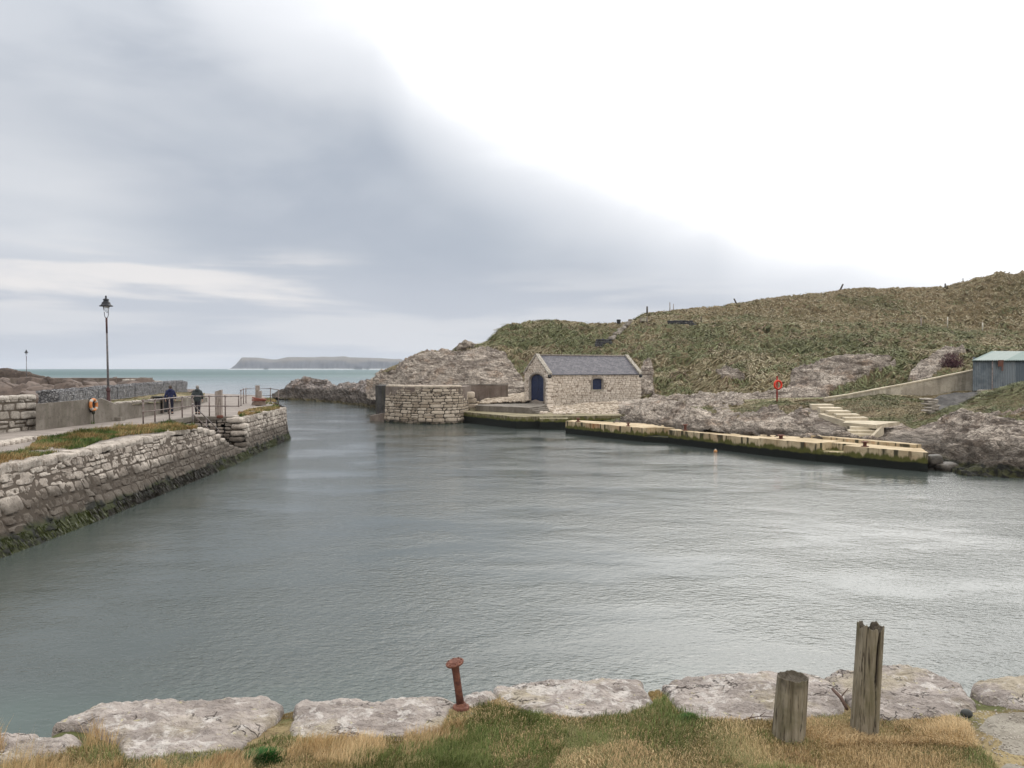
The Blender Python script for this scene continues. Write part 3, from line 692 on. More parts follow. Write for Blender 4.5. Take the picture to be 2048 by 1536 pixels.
def grass_on(name, P, rock, dry, n, L, wd, seed=0, irange=None, jrange=None, droop=.75, lift=.35, dens=None, g0=(.145, .160, .078), g1=(.215, .22, .115), s0=(.27, .235, .14), s1=(.37, .325, .215), br=(.22, .165, .11), maxd=.35):
    r = np.random.default_rng(seed); nx, ny = P.shape[:2]; i0, i1 = irange or (0, nx-2); j0, j1 = jrange or (0, ny-2)
    fi = r.uniform(i0, i1, n); fj = r.uniform(j0, j1, n); i = fi.astype(int); j = fj.astype(int); a = (fi-i)[:, None]; b = (fj-j)[:, None]
    p_ = (P[i, j]*(1-a)+P[i+1, j]*a)*(1-b)+(P[i, j+1]*(1-a)+P[i+1, j+1]*a)*b; N = gnormal(P)[i, j]
    keep = rock[i, j] < maxd+r.random(n)*.25
    if dens is not None: keep &= dens[i, j] > r.random(n)
    clump = fbm(p_, .9, 2, seed+3)*.5+.5; keep &= clump > r.random(n)*.75
    p_ = p_[keep]; N = N[keep]; m_ = len(p_); dr = dry[i, j][keep]
    dn = N.copy(); dn[:, 2] = 0; dn /= np.linalg.norm(dn, axis=1, keepdims=True)+1e-6
    ang = fbm(p_, .30, 3, seed+5)*2.4+r.normal(0, .28, m_); c_, s_ = np.cos(ang), np.sin(ang)
    side = np.stack([dn[:, 0]*c_-dn[:, 1]*s_, dn[:, 0]*s_+dn[:, 1]*c_, -np.abs(N[:, 0:2]).sum(1)*.9-.1], -1)
    side /= np.linalg.norm(side, axis=1, keepdims=True)
    up = N*lift+side*.75+np.array([0, 0, .22]); up /= np.linalg.norm(up, axis=1, keepdims=True)
    tn = fbm(p_, .30, 3, seed+8)*.55+fbm(p_, 1.1, 2, seed+15)*.40+dr*1.05-.08+r.normal(0, .06, m_)
    k = np.clip(.5+.9*fbm(p_, .9, 2, seed+17)+r.normal(0, .15, m_), 0, 1)[:, None]; cg = vary(g0, m_, r)*(1-k)+vary(g1, m_, r)*k; cs = vary(s0, m_, r)*(1-k)+vary(s1, m_, r)*k
    col = np.where((tn > .45)[:, None], cs, cg); bn = (fbm(p_, .5, 3, seed+12) > .33) & (r.random(m_) < .6); col = np.where(bn[:, None], vary(br, m_, r), col)
    V, q, tr, c5 = blades(p_, up, side, L*(.5+r.random(m_)*.8)*(.75+.5*clump[keep]), wd*(.7+.6*r.random(m_)), col, droop, seed)
    return tag(mk(name, V, [q, tr], 'grass_blades', attrs=dict(col=c5), smooth=False), kind='stuff')
grass_on('hill_grass', HP, rock, drm, 300000, .85, .10, 11, jrange=(0, 34+46+56+14))
grass_on('upper_hill_grass', HP, rock, drm, 130000, .7, .12, 12, jrange=(34+46+56+10, 226))

# ================================================================== ROCKY HEADLAND AND SKERRY
C0 = ('p', [(735, 800, 99), (757, 805, 96), (850, 800, 88), (950, 805, 86), (1060, 808, 88)])
C1 = ('p', [(735, 783, 101), (757, 775, 99), (850, 770, 92), (950, 775, 90), (1060, 780, 90)])
C2 = ('p', [(735, 768, 102), (757, 757, 101), (800, 742, 100), (850, 733, 98), (900, 730, 97), (950, 733, 96), (1000, 738, 95.5), (1030, 755, 95), (1060, 778, 95)])
C3 = ('p', [(735, 766, 103), (752, 757, 103), (760, 746, 103), (778, 738, 103), (800, 728, 104), (835, 712, 104), (850, 706, 104), (885, 701, 104), (897, 708, 104), (908, 715, 103), (930, 711, 103), (955, 704, 103), (985, 698, 103), (1005, 705, 102), (1030, 740, 100), (1060, 770, 99)])
C4 = ('z', [(735, 1., 112), (800, 3, 115), (1060, 4, 115)])
CP = loft([C0, C1, C2, C3, C4], 735, 1060, 330, [20, 50, 60, 14], 8)
rk = np.ones(CP.shape[:2]); px_, py_ = proj(CP)
rk = 1-inpoly(px_, py_+fbm(CP, .5, 2, 4)*4, [(755, 752), (795, 726), (840, 704), (885, 697), (900, 704), (880, 703), (850, 709), (800, 733), (765, 748)]).astype(float)*.9
CP = roughen(CP, rk, .25, .15, .62, .1, 31)
hd = tag(mk('rocky_headland', CP, gridfaces(*CP.shape[:2]), 'hill_ground', attrs=dict(rock=np.clip(rk, 0, 1).ravel(), dry=np.full(rk.size, .8))), kind='structure')
grass_on('headland_grass', CP, rk, rk*0+.7, 12000, .45, .09, 14, jrange=(100, 135), maxd=.2)
S0 = ('z', [(545, -.5, 128), (600, -.5, 126), (680, -.5, 115), (755, -.5, 101), (800, -.5, 97)])
S1 = ('p', [(545, 795, 132), (560, 790, 132), (600, 788, 129), (680, 792, 119), (755, 797, 105), (800, 800, 100)])
S2 = ('p', [(545, 793, 135), (560, 787, 134), (585, 777, 132), (610, 773, 131), (640, 776, 128), (680, 780, 122), (755, 783, 108), (800, 785, 103)])
S3 = ('p', [(545, 794, 137), (560, 787, 136), (578, 777, 135), (598, 767, 134), (615, 762, 133), (628, 762, 132), (640, 766, 131), (652, 763, 130), (664, 774, 128), (676, 775, 127), (690, 770, 126), (712, 772, 124), (722, 765, 122), (740, 765, 120), (755, 766, 118), (800, 766, 112)])
S4 = ('z', [(545, -.5, 142), (650, -.5, 142), (800, -.5, 128)])
SP = loft([S0, S1, S2, S3, S4], 545, 800, 340, [20, 26, 30, 14], 4); SP = roughen(SP, np.ones(SP.shape[:2]), .3, .2, .75, 0, 41)
tag(mk('skerry', SP, gridfaces(*SP.shape[:2]), 'skerry_rock'), 'low dark reef with pale tops running into the harbour mouth', 'rock')
# brown rocks beyond the breakwater at far left
L0 = ('z', [(-200, -.5, 150), (40, -.5, 150), (95, -.5, 150)]); L1 = ('p', [(-200, 742, 152), (0, 745, 152), (60, 752, 152), (95, 760, 152)])
L2 = ('p', [(-200, 735, 156), (0, 744, 156), (20, 743, 156), (34, 747, 156), (52, 748, 156), (62, 753, 156), (85, 754, 156), (95, 762, 156)]); L3 = ('z', [(-200, -.5, 170), (95, -.5, 165)])
LP = loft([L0, L1, L2, L3], -200, 95, 160, [8, 20, 10], 5); LP = roughen(LP, np.ones(LP.shape[:2]), .2, .2, .4, 0, 51)
tag(mk('outer_rocks', LP, gridfaces(*LP.shape[:2]), 'brown_rock'), 'low brown rocks in the sea behind the breakwater', 'rock')

# ================================================================== TERRACE, ROCK MOUNDS AND SHORE BELOW THE HILL
E0 = ('z', [(1180, .2, 63.5), (1262, .45, 57.5), (1330, .45, 54.3), (1400, .45, 51.6), (1500, .45, 48.6), (1640, .5, 45.6), (1845, .35, 41.4), (1868, -.5, 38.8), (1900, -1.5, 37.2), (1950, -1.5, 36.0), (2048, -1.5, 34.6), (2400, -1.5, 29)])
E1 = ('p', [(1180, 852, 66), (1245, 850, 63), (1270, 843, 60.5), (1330, 850, 56.5), (1400, 856, 53.8), (1500, 863, 51), (1600, 870, 48.8), (1640, 872, 48.3), (1700, 877, 46.6), (1800, 885, 44), (1850, 896, 42.6), (1870, 912, 41.5), (1950, 930, 38.7), (2048, 942, 36.8), (2400, 980, 31)])
E2 = ('p', [(1180, 848, 68), (1245, 845, 65), (1275, 831, 62.5), (1310, 822, 62), (1350, 819, 61), (1430, 818, 60), (1450, 824, 58), (1480, 833, 56.5), (1560, 835, 55), (1640, 842, 53), (1690, 855, 50.5), (1720, 862, 49.3), (1790, 862, 48.), (1830, 865, 46.8), (1880, 858, 46), (1950, 862, 43.5), (2048, 872, 41), (2400, 900, 35)])
E3 = ('p', [(1180, 842, 70), (1245, 838, 68), (1290, 824, 66), (1350, 817, 66), (1430, 818, 65), (1480, 816, 62), (1540, 808, 60), (1600, 806, 59), (1640, 812, 58), (1700, 835, 54.5), (1740, 842, 52.5), (1790, 848, 51), (1830, 841, 50.5), (1870, 833, 50), (1920, 822, 48.5), (1960, 815, 47.5), (2048, 812, 46), (2400, 812, 40)])
E4 = ('p', [(1180, 838, 71), (1245, 832, 71), (1290, 820, 71), (1350, 813, 71), (1430, 812, 70), (1500, 806, 66), (1554, 801, 62), (1640, 800, 62), (1700, 797, 60), (1760, 794, 59), (1820, 800, 57), (1870, 808, 55), (1920, 806, 52.5), (1960, 793, 51), (2000, 780, 50), (2048, 766, 49), (2400, 730, 46)])
E5 = ('p', [(1180, 832, 76), (1290, 806, 82), (1350, 803, 78), (1450, 803, 75), (1554, 799, 70), (1640, 797, 69), (1700, 792, 67), (1800, 787, 64), (1870, 788, 61), (1945, 783, 58.5), (2048, 777, 58), (2400, 760, 57)])
EP = loft([E0, E1, E2, E3, E4, E5], 1180, 2400, 900, [26, 44, 46, 34, 30], 14)
e_rock = [
    [(1225, 865), (1262, 830), (1300, 812), (1430, 811), (1455, 820), (1480, 832), (1500, 828), (1545, 822), (1575, 838), (1610, 818), (1640, 816), (1690, 842), (1720, 850), (1800, 850), (1830, 858), (1900, 836), (1960, 832), (2050, 826), (2450, 820), (2450, 1100), (1700, 1100), (1225, 900)],
    [(1225, 830), (1260, 800), (1330, 800), (1330, 815), (1250, 835)], [(1330, 803), (1490, 803), (1480, 816), (1330, 816)]]
rk = rockmask(EP, e_rock, 6, 9); gp_ = (fbm(EP, .30, 4, 88) > .20) & (EP[..., 2] > 1.5) & (fbm(EP, 1.1, 3, 89) > -.25); rk = blurg(np.where(gp_, .15, rk), 1)
pe = proj(EP); gap = inpoly(pe[0], pe[1], [(1590, 795), (1680, 795), (1900, 850), (1870, 905), (1640, 882)])
EP = roughen(EP, rk, .12, .16, .72, .05, 61, fade=np.where(gap, .25, 1.)*np.clip(.3+.7*blurg(rk, 12)+.3, 0, 1))
tag(mk('shore', EP, gridfaces(*EP.shape[:2]), 'hill_ground', attrs=dict(rock=rk.ravel(), dry=np.clip(fbm(EP, .3, 3, 5)*.9+.35, 0, .8).ravel())), kind='structure')
grass_on('shore_grass', EP, rk, np.clip(fbm(EP, .3, 3, 5)*.9+.4, 0, 1), 120000, .38, .05, 15, jrange=(70, 178), maxd=.2)

# ================================================================== LEFT QUAY
QZ = 2.24
tx = lambda y: np.interp(y, [4, 12, 22.9, 26.3, 35.9, 43.7, 45.5, 56.6, 57.2], [-14.9, -14.75, -14.62, -14.5, -14.9, -15.35, -15.5, -16.1, -16.2])
fx = lambda y: np.interp(y, [4, 12, 19.4, 22.7, 26, 32.3, 42.6, 45.5, 56, 57.2], [-13.6, -13.6, -13.5, -13.5, -13.6, -13.95, -14.5, -14.85, -15.75, -15.9])
def pfq(s, z, off):
    k = np.clip(1-z/QZ, 0, 1.25)**1.35; x = tx(s)*(1-k)+fx(s)*k
    return np.stack([x+off, s+0*z, z+0*s], -1)
quay = thing('harbour_wall', (-15, 30, 0), 'long whitish limestone quay wall with steps, green weed at its foot, on the left of the harbour', 'quay wall')
mb = MB()
rn_top = lambda y: QZ-.02+.05*math.sin(y*1.7)
masonry(mb, pfq, 6, 24, lambda s: -.4, lambda s: rn_top(s)-.26, (.20, .52), (.25, .95), .040, .018, (10, 8), rough=.05, seed=1, coursed=False)
masonry(mb, pfq, 24, 38.1, lambda s: -.4, lambda s: rn_top(s)-.2, (.13, .42), (.2, .75), .034, .014, (8, 6), rough=.04, seed=2, coursed=False)
well = lambda s: np.interp(s, [38, 40.2, 42, 43.5, 45.5], [2.2, 1.88, 1.0, .7, .6])
masonry(mb, pfq, 38.1, 45.5, lambda s: -.4, lambda s: float(well(s))-.05, (.14, .3), (.2, .5),   .045, .014, (6, 5), rough=.024, seed=3, coursed=False)
masonry(mb, pfq, 45.5, 57.2, lambda s: -.4, lambda s: QZ-.12, (.14, .32), (.2, .6),   .045, .014, (6, 5), rough=.024, seed=4, coursed=False)
# end wall of the step well, facing the near side, and the well's back wall
pf, Ln, _, _ = strp([(-18.1, 45.5), (-15.45, 45.5)]); masonry(mb, pf, 0, Ln, lambda s: .2, lambda s: QZ-.1, (.13, .26), (.2, .5), .07, .02, (6, 5), rough=.02, seed=5)
pf, Ln, _, _ = strp([(-18.1, 38.), (-18.1, 45.5)]); masonry(mb, pf, 0, Ln, lambda s: .2, lambda s: QZ-.1, (.13, .26), (.2, .5), .07, .02, (6, 5), rough=.02, seed=6)
# the quay's seaward end
pf, Ln, _, _ = strp([(-16.15, 57.2), (-20.8, 70)]); masonry(mb, pf, 0, Ln, lambda s: -.4, lambda s: QZ-.1, (.2, .36), (.3, .7), .07, .02, (5, 4), rough=.02, seed=7)
mb.build('masonry', 'quay_stone', quay)
# coping
mb = MB(); y = 7.
r_ = random.Random(5)
while y < 57:
    L_ = r_.uniform(.75, 1.5) if y < 26 else r_.uniform(.5, 1.0)
    if 38 < y+L_/2 < 45.4: y += L_; continue
    hh = (r_.uniform(.30, .46) if y < 24 else r_.uniform(.16, .34)); dz = r_.uniform(-.05, .02)
    rstone(mb, (float(tx(y+L_/2))-(.42 if y < 26 else .33)+r_.uniform(-.03, .03), y+L_/2, QZ-hh/2+dz+.0), (.95 if y < 26 else .72, L_*1.0, hh), R(r_.uniform(-3, 3)), int(y*10), .09, 7, 8, (R(r_.uniform(-3, 3)), R(r_.uniform(-3, 3))), tint=.3+.6*r_.random())
    y += L_
for ys, zs in ((38.3, 2.15), (39.1, 2.02), (39.9, 1.9), (40.6, 1.62), (41.1, 1.38), (41.6, 1.12), (42.2, .92), (42.9, .75), (43.5, .62), (44.3, .52)):
    rstone(mb, (float(tx(ys))-.15+(2.2-zs)*.25, ys, zs-.1), (.6, .75, .26), 0, int(ys*9), .08, 5, 6, tint=.6+.4*r_.random())
for k, (zz, xx) in enumerate(((2.06, -15.75), (1.72, -15.5), (1.32, -15.55), (.98, -15.65), (.66, -15.4), (.4, -15.4))):
    rstone(mb, (xx, 45.55, zz), (.95-.05*k, .7, .30), 0, 50+k, .08, 5, 6, tint=1.)
mb.build('coping', 'quay_stone', quay)
mb = MB()
for k in range(11):
    y0 = 38.4+k*.6; mb.box([(-18.1, y0), (-15.35+.04*k, y0), (-15.35+.04*k, y0+.62+.001*k), (-18.1, y0+.62+.001*k)], -.3, 2.05-k*.17, amp=.03, seed=k, tint=.45, joint=.1)
mb.box([(-18.1, 44.9), (-15.0, 44.9), (-15.0, 45.5), (-18.1, 45.5)], -.3, .36, amp=.03, tint=.4, joint=.1)
mb.build('stair', 'quay_stone', quay)
mb = MB(); mb.box([(-18.25, 45.38), (-15.9, 45.38), (-15.9, 45.85), (-18.25, 45.85)], 2.1, 2.262, amp=.015); mb.box([(-18.3, 39.5), (-18.05, 38.9), (-18.02, 45.4), (-18.3, 45.4)], 2.02, 2.268, amp=.015)
mb.build('kerb', 'weathered_concrete', quay)
# pavement
V = [(-14.95-.3, -30, QZ), (-15.2, 22.9, QZ), (-15.1, 26.3, QZ), (-15.4, 35.9, QZ), (-15.6, 38, QZ), (-18.1, 38, QZ), (-18.1, 45.5, QZ), (-16, 45.5, QZ), (-16.6, 57, QZ), (-21.2, 70, QZ), (-26, 83, QZ), (-34, 89, QZ), (-70, 92, QZ), (-70, -30, QZ)]
V = np.array(V); V[:, 2] -= .012; mk_ = V.copy(); mk_[:, 2] = -.6
n_ = len(V); tag(mk('pavement', np.concatenate([V, mk_]), [tuple(range(n_))]+[(i, i+n_, (i+1) % n_+n_, (i+1) % n_) for i in range(n_)], 'path_surface', smooth=False), kind='structure')

def scatter(poly, z, n, seed, jit=0.):
    r = np.random.default_rng(seed); q = np.array(poly, float); c = G(q[:, 0], q[:, 1], z); lo, hi = c.min(0), c.max(0)
    P = np.column_stack([r.uniform(lo[0], hi[0], n*3), r.uniform(lo[1], hi[1], n*3), np.full(n*3, z)]); px, py = proj(P); return P[inpoly(px, py, poly)][:n]
def tuft_patch(name, P, L, wd, cols, probs, seed, droop=.5, clump=1.2, thr=-.25, kind='stuff', lean=None, hump=0., parent=None, tip=None, hf=1.):
    r = np.random.default_rng(seed); k = fbm(P, clump, 3, seed); P = P[k > thr]; k = k[k > thr]; m_ = len(P)
    P = P.copy(); P[:, 2] += np.clip(k-thr, 0, .7)*hump*r.random(m_)
    tn = fbm(P, clump*.6, 3, seed+4)*.9+.5+r.normal(0, .13, m_); idx = np.searchsorted(np.cumsum(probs), np.clip(tn, 0, .999)); idx = np.clip(idx, 0, len(cols)-1)
    col = np.array(cols)[idx]*(1+(r.random((m_, 1))-.5)*.6); ang = fbm(P, 2.2, 2, seed+6)*4+r.normal(0, .9, m_)
    side = np.stack([np.cos(ang), np.sin(ang), -.15+0*ang], -1)
    if lean is not None: side = side+np.array(lean); side /= np.linalg.norm(side, axis=1, keepdims=True)
    up = np.tile([0, 0, 1.], (m_, 1))+r.normal(0, .18, (m_, 3))
    V, q, tr, c5 = blades(P, up, side, L*(.45+.8*r.random(m_))*(1+hf*np.clip(k, -.6, .6)), wd*(.6+.8*r.random(m_)), col, droop, seed, tip)
    o = mk(name, V, [q, tr], 'grass_blades', parent, attrs=dict(col=c5), smooth=False); return tag(o, kind=kind) if kind else o
GR = [(.055, .095, .022), (.085, .12, .035), (.20, .17, .07), (.32, .23, .11), (.26, .16, .065)]
P1 = scatter([(55, 900), (80, 878), (200, 862), (340, 850), (385, 853), (395, 858), (330, 864), (250, 872), (200, 883), (170, 895), (110, 906), (0, 930), (-60, 945), (-60, 930), (0, 915)], QZ, 34000, 3)
tuft_patch('quay_edge_grass', P1, .20, .022, GR, [.30, .25, .2, .15, .1], 21, .55, .9, -.35, hump=.12)
P2 = scatter([(475, 828), (500, 820), (530, 816), (556, 813), (560, 817), (520, 826), (480, 834)], QZ, 9000, 4)
P2b = scatter([(515, 801), (540, 798), (560, 806), (556, 810), (530, 808)], QZ, 4000, 5)
tuft_patch('quay_end_grass', np.concatenate([P2, P2b]), .16, .03, GR, [.1, .2, .3, .3, .1], 22, .6, .8, -.25, hump=.1)
P3 = scatter([(-80, 875), (0, 864), (60, 857), (150, 852), (190, 848), (60, 848), (-80, 850)], QZ, 12000, 6)
tuft_patch('wall_foot_grass', P3, .22, .025, GR, [.45, .3, .15, .1, 0], 23, .5, .8, -.1, hump=.05)
# small stone ledge at the quay's near edge
lg = MB()
for k in range(7):
    g_ = G(2+k*12-14, 893-k*2.2, QZ); rstone(lg, (g_[0], g_[1], QZ+.03), (.55, .4, .22), R(10), 90+k, .08, 5, 6, tint=.9)
tag(lg.build('kerb_stones', 'quay_stone', origin=G(30, 890, QZ)), 'short row of pale stones set in the near edge of the quay path', 'stone kerb')
# seaweed hanging at the foot of the quay
r = np.random.default_rng(5)
def weed(name, pf, s0, s1, n, z0, z1, seed, L=.28, green=.5, wd=.05):
    r = np.random.default_rng(seed); s = s0+(s1-s0)*r.random(n); z = z0+(z1-z0)*r.random(n)**1.2; base = pf(s, z, np.full(n, .02))
    k = fbm(base, .8, 3, seed); keep = (k > -.25-.6*(z < z0+.25)); base = base[keep]; m_ = len(base)
    side = np.stack([r.normal(.35, .3, m_), r.normal(0, .35, m_), np.full(m_, -1.)], -1); side /= np.linalg.norm(side, axis=1, keepdims=True)
    g_ = (fbm(base, .45, 3, seed+1)+green-.5+r.normal(0, .12, m_)) > 0
    col = np.where(g_[:, None], vary((.050, .062, .014), m_, r, .5), vary((.020, .017, .011), m_, r, .4))
    V, q, tr, c5 = blades(base, side, side, L*(.4+r.random(m_)), wd, col, .8, seed)
    return tag(mk(name, V, [q, tr], 'weed_fronds', attrs=dict(col=c5), smooth=False), kind='stuff')
weed('quay_seaweed', pfq, 7, 57, 60000, -.05, .42, 31, L=.20, wd=.028)

# railings ------------------------------------------------------
def rail_line(par, pts, name='rail', r_=.028, mat='oxide_rail'):
    m_ = MB(); m_.tube(pts, r_, 8); return m_.build(name, mat, par)
def rpost(par, x, y, z0, z1, balls, mat='oxide_rail', r_=.038):
    m_ = MB(); m_.tube([(x, y, z0), (x, y, z1)], r_, 8); m_.tube([(x, y, z0), (x, y, z0+.03)], .08, 8)
    for b in balls: m_.ball((x, y, b), .062)
    return m_.build('rail_post', mat, par)
rl = thing('railing', (-18.3, 42, QZ), 'brown two-rail iron railing with ball joints round the head of the quay steps', 'railing')
TT, TM = QZ+1.18, QZ+.62
pts_n = [(float(a), float(b)) for a, b in [G(286.5, 849, QZ)[:2], G(310, 845.5, QZ)[:2], G(339, 840.5, QZ)[:2], G(364.5, 836.5, QZ)[:2], G(385, 833.5, QZ)[:2]]]
pts_x = [(-16.2+(-18.3+16.2)*(1-k), 46.1) for k in ()]
c_ = G(385, 833.5, QZ); e2 = (float(G(417, 834, QZ)[0]), c_[1]-.1); e3 = (float(G(449, 834.2, QZ)[0]), c_[1]-.2); e4 = ((477-1024)/F*(c_[1]-.3), c_[1]-.3)
for x, y in pts_n+[e2, e3]: rpost(rl, x, y, QZ, TT, (TT, TM))
full = [np.array([x, y]) for x, y in pts_n+[e2, e3, e4]]
for zz in (TT, TM): rail_line(rl, [(p_[0], p_[1], zz) for p_ in full], mat='galvanised_rail' if zz == TT else 'oxide_rail')
m_ = MB(); m_.tube([(e4[0], e4[1], TM-.03), (e4[0], e4[1], TT+.03)], .034, 8); m_.ball((*e4, TT), .055); m_.ball((*e4, TM), .055); m_.build('end_loop', 'oxide_rail', rl)
hr = thing('handrail', (-15.2, 38.2, QZ), 'sloping double handrail going down the stone quay steps to the water', 'handrail')
hp = G(385.8, 853, QZ); HT = QZ+1.05
rpost(hr, hp[0], hp[1], QZ, HT, (HT,), 'galvanised_rail')
a1 = Wp(437, 860, 42.3); a2 = Wp(437, 876, 42.3)
rail_line(hr, [(hp[0], hp[1], HT), a1], mat='galvanised_rail'); rail_line(hr, [(hp[0], hp[1], HT-.47), a2], mat='oxide_rail')
for a_, b_ in ((a1, a1+np.array([0, .05, -.2])), (a2, a2+np.array([0, .05, -.5])), (Wp(413, 838, 40.3), Wp(413, 852, 40.3)+np.array([0, 0, -.6]))): m_ = MB(); m_.tube([a_, b_], .028, 8); m_.build('rail_stay', 'galvanised_rail', hr)
r2 = thing('railing', (-19, 60, QZ), 'thin iron railing along the seaward tip of the quay, beside the roped posts', 'railing')
fp = [G(482, 812, QZ), G(487, 808, QZ), G(492, 806.5, QZ), G(541, 805.5, QZ), G(557, 811, QZ)]
for q_ in fp: rpost(r2, q_[0], q_[1], QZ, QZ+1.15, (QZ+1.15, QZ+.6), r_=.036)
for zz in (QZ+1.15, QZ+.6): rail_line(r2, [(q_[0], q_[1], zz) for q_ in fp], r_=.026)
rail_line(r2, [(fp[3][0], fp[3][1], QZ+.12), (fp[4][0], fp[4][1], QZ+.12)], r_=.02)

# mooring posts -------------------------------------------------
def sqpost(mb, x, y, z0, z1, wx, wy, rz=0, top=.04, seed=0, slope=0.):
    mb.rect(x, y, wx, wy, z0, np.array([z1, z1+slope, z1+slope, z1]), rz, amp=top*.4, seed=seed, step=.1, rot=0.)
q_ = G(435.5, 832, QZ); m_ = MB(); sqpost(m_, q_[0], q_[1]+.2, QZ-.1, QZ+1.42, .36, .34, R(8), seed=2, slope=.1)
tag(m_.build('mooring_post', 'grey_timber', origin=(q_[0], q_[1]+.2, QZ)), 'thick square grey timber post standing alone behind the quay railing', 'mooring post')
q_ = G(514, 811, QZ)
m_ = MB(); sqpost(m_, q_[0]-.03, q_[1]+.25, QZ-.1, QZ+1.5, .27, .27, R(5), seed=4)
tag(m_.build('mooring_post', 'grey_timber', origin=(q_[0], q_[1]+.25, QZ)), 'taller of the two roped timber posts near the quay tip', 'mooring post')
m_ = MB(); sqpost(m_, q_[0]+.23, q_[1]-.05, QZ-.1, QZ+1.08, .24, .24, R(2), seed=5)
tag(m_.build('mooring_post', 'grey_timber', origin=(q_[0]+.23, q_[1]-.05, QZ)), 'shorter of the two roped timber posts near the quay tip', 'mooring post')
rp = thing('mooring_rope', (q_[0]+.1, q_[1]+.1, QZ), 'coil of faded red and tan rope wound round the pair of quay posts', 'rope')
m_ = MB()
for k in range(3): m_.torus((q_[0]+.12, q_[1]+.08, QZ+.09+k*.085), .50-.03*k, .05, n=24, m=6)
m_.build('lower_coil', 'rope_tan', rp); m_ = MB()
for k in range(3): m_.torus((q_[0]+.1+.03*k, q_[1]+.08, QZ+.36+k*.075), .46+.02*k, .048, (.08*k, .05, 1), n=24, m=6)
m_.build('upper_coil', 'rope_red', rp)
m_ = MB(); a = Wp(567.5, 812, 56.9); b = Wp(577, 879, 56.2); m_.tube([a, (a*2+b)/3+np.array([0, -.1, .03]), b+np.array([0, 0, -.4])], .055, 8)
tag(m_.build('drain_pipe', 'dark_pipe', origin=b), 'thin dark pipe leaning from the quay corner into the water', 'pipe')
m_ = MB(); a = G(442, 836, QZ); rstone(m_, (a[0], a[1]-.15, QZ+.08), (.36, .3, .2), 0, 8, .1, 3, 6)
tag(m_.build('mooring_ring', 'rust', origin=a), 'small dark iron lump on the kerb above the quay steps', 'mooring ring')

# low walls, gabion, breakwater behind the quay --------------------
mb = MB(); A0 = G(235, 841, QZ); A1 = G(290, 833, QZ); A2 = G(370, 818, QZ); A3 = G(415, 803, QZ)
lw = thing('retaining_wall', (A0[0], A0[1], QZ), 'low grey concrete wall along the quay path behind the litter bin', 'low wall')
ch = [A0, A1, A2, A3]; tops = [3.12, 3.10, 3.0, 2.55]
for i in range(3):
    a, b = ch[i], ch[i+1]; d_ = (b-a)[:2]/np.linalg.norm((b-a)[:2]); nl = np.array([-d_[1], d_[0]])*.32
    mb.box([a[:2], b[:2], b[:2]+nl, a[:2]+nl], 2.0, [tops[i], tops[i+1], tops[i+1], tops[i]], amp=.03, seed=7)
mb.build('wall_body', 'weathered_concrete', lw); mb = MB()
for k in range(16):
    t_ = .05+k*.058; i = min(2, int(t_*3)); f_ = t_*3-i; a = ch[i]*(1-f_)+ch[i+1]*f_; z_ = tops[i]*(1-f_)+tops[i+1]*f_
    rstone(mb, (a[0]-.22, a[1]+.1, z_+.03), (random.uniform(.25, .5), .3, .13), R(60), 200+k, .08, 4, 5, tint=.9)
mb.build('cap_stone', 'field_stone', lw)
cw = thing('concrete_wall', (-21.3, 39, QZ), 'grey concrete wall that carries the lifebuoy, its end sloping down', 'concrete wall')
B0, B1, B2 = G(72, 861, QZ), G(203, 845, QZ), G(237, 841, QZ)
mb = MB(); off = np.array([-.12, .35])
mb.box([B0[:2], B1[:2], B1[:2]+off, B0[:2]+off], 1.9, [3.42, 3.47, 3.47, 3.42], amp=.03, seed=3)
mb.box([B1[:2]+np.array([.004, -.004]), B2[:2], B2[:2]+off, B1[:2]+off], 1.9, [3.466, 3.05, 3.05, 3.466], amp=.03, seed=3)
mb.build('wall_body', 'weathered_concrete', cw)
tag(cw, None)
sw = thing('stone_wall', (-23, 36, QZ), 'rough whitish rubble wall at the left edge beside the path', 'stone wall')
S_0, S_1 = G(-260, 893, QZ), G(72, 858, QZ); mb = MB()
pf, Ln, d_, nn = strp([S_0[:2], S_1[:2]]); masonry(mb, pf, 0, Ln, lambda s: 2.1, lambda s: 3.66, (.2, .42), (.3, .75), .12, .03, (8, 7), rough=.03, seed=12, coursed=False)
pf2, L2, _, _ = strp([S_1[:2], S_1[:2]-nn*.5]); masonry(mb, pf2, 0, L2, lambda s: 2.1, lambda s: 3.66, (.2, .42), (.3, .6), .1, .03, (6, 5), rough=.03, seed=13)
mb.build('masonry', 'field_stone', sw); mb = MB(); s = 0
while s < Ln:
    l_ = random.uniform(.5, .9); c = pf(np.array(s+l_/2), np.array(0.), np.array(-.22)); rstone(mb, (c[0], c[1], 3.7), (l_, .62, .22), math.atan2(d_[1], d_[0]), int(s*9), .08, 5, 6, tint=.8); s += l_
mb.build('coping', 'field_stone', sw)
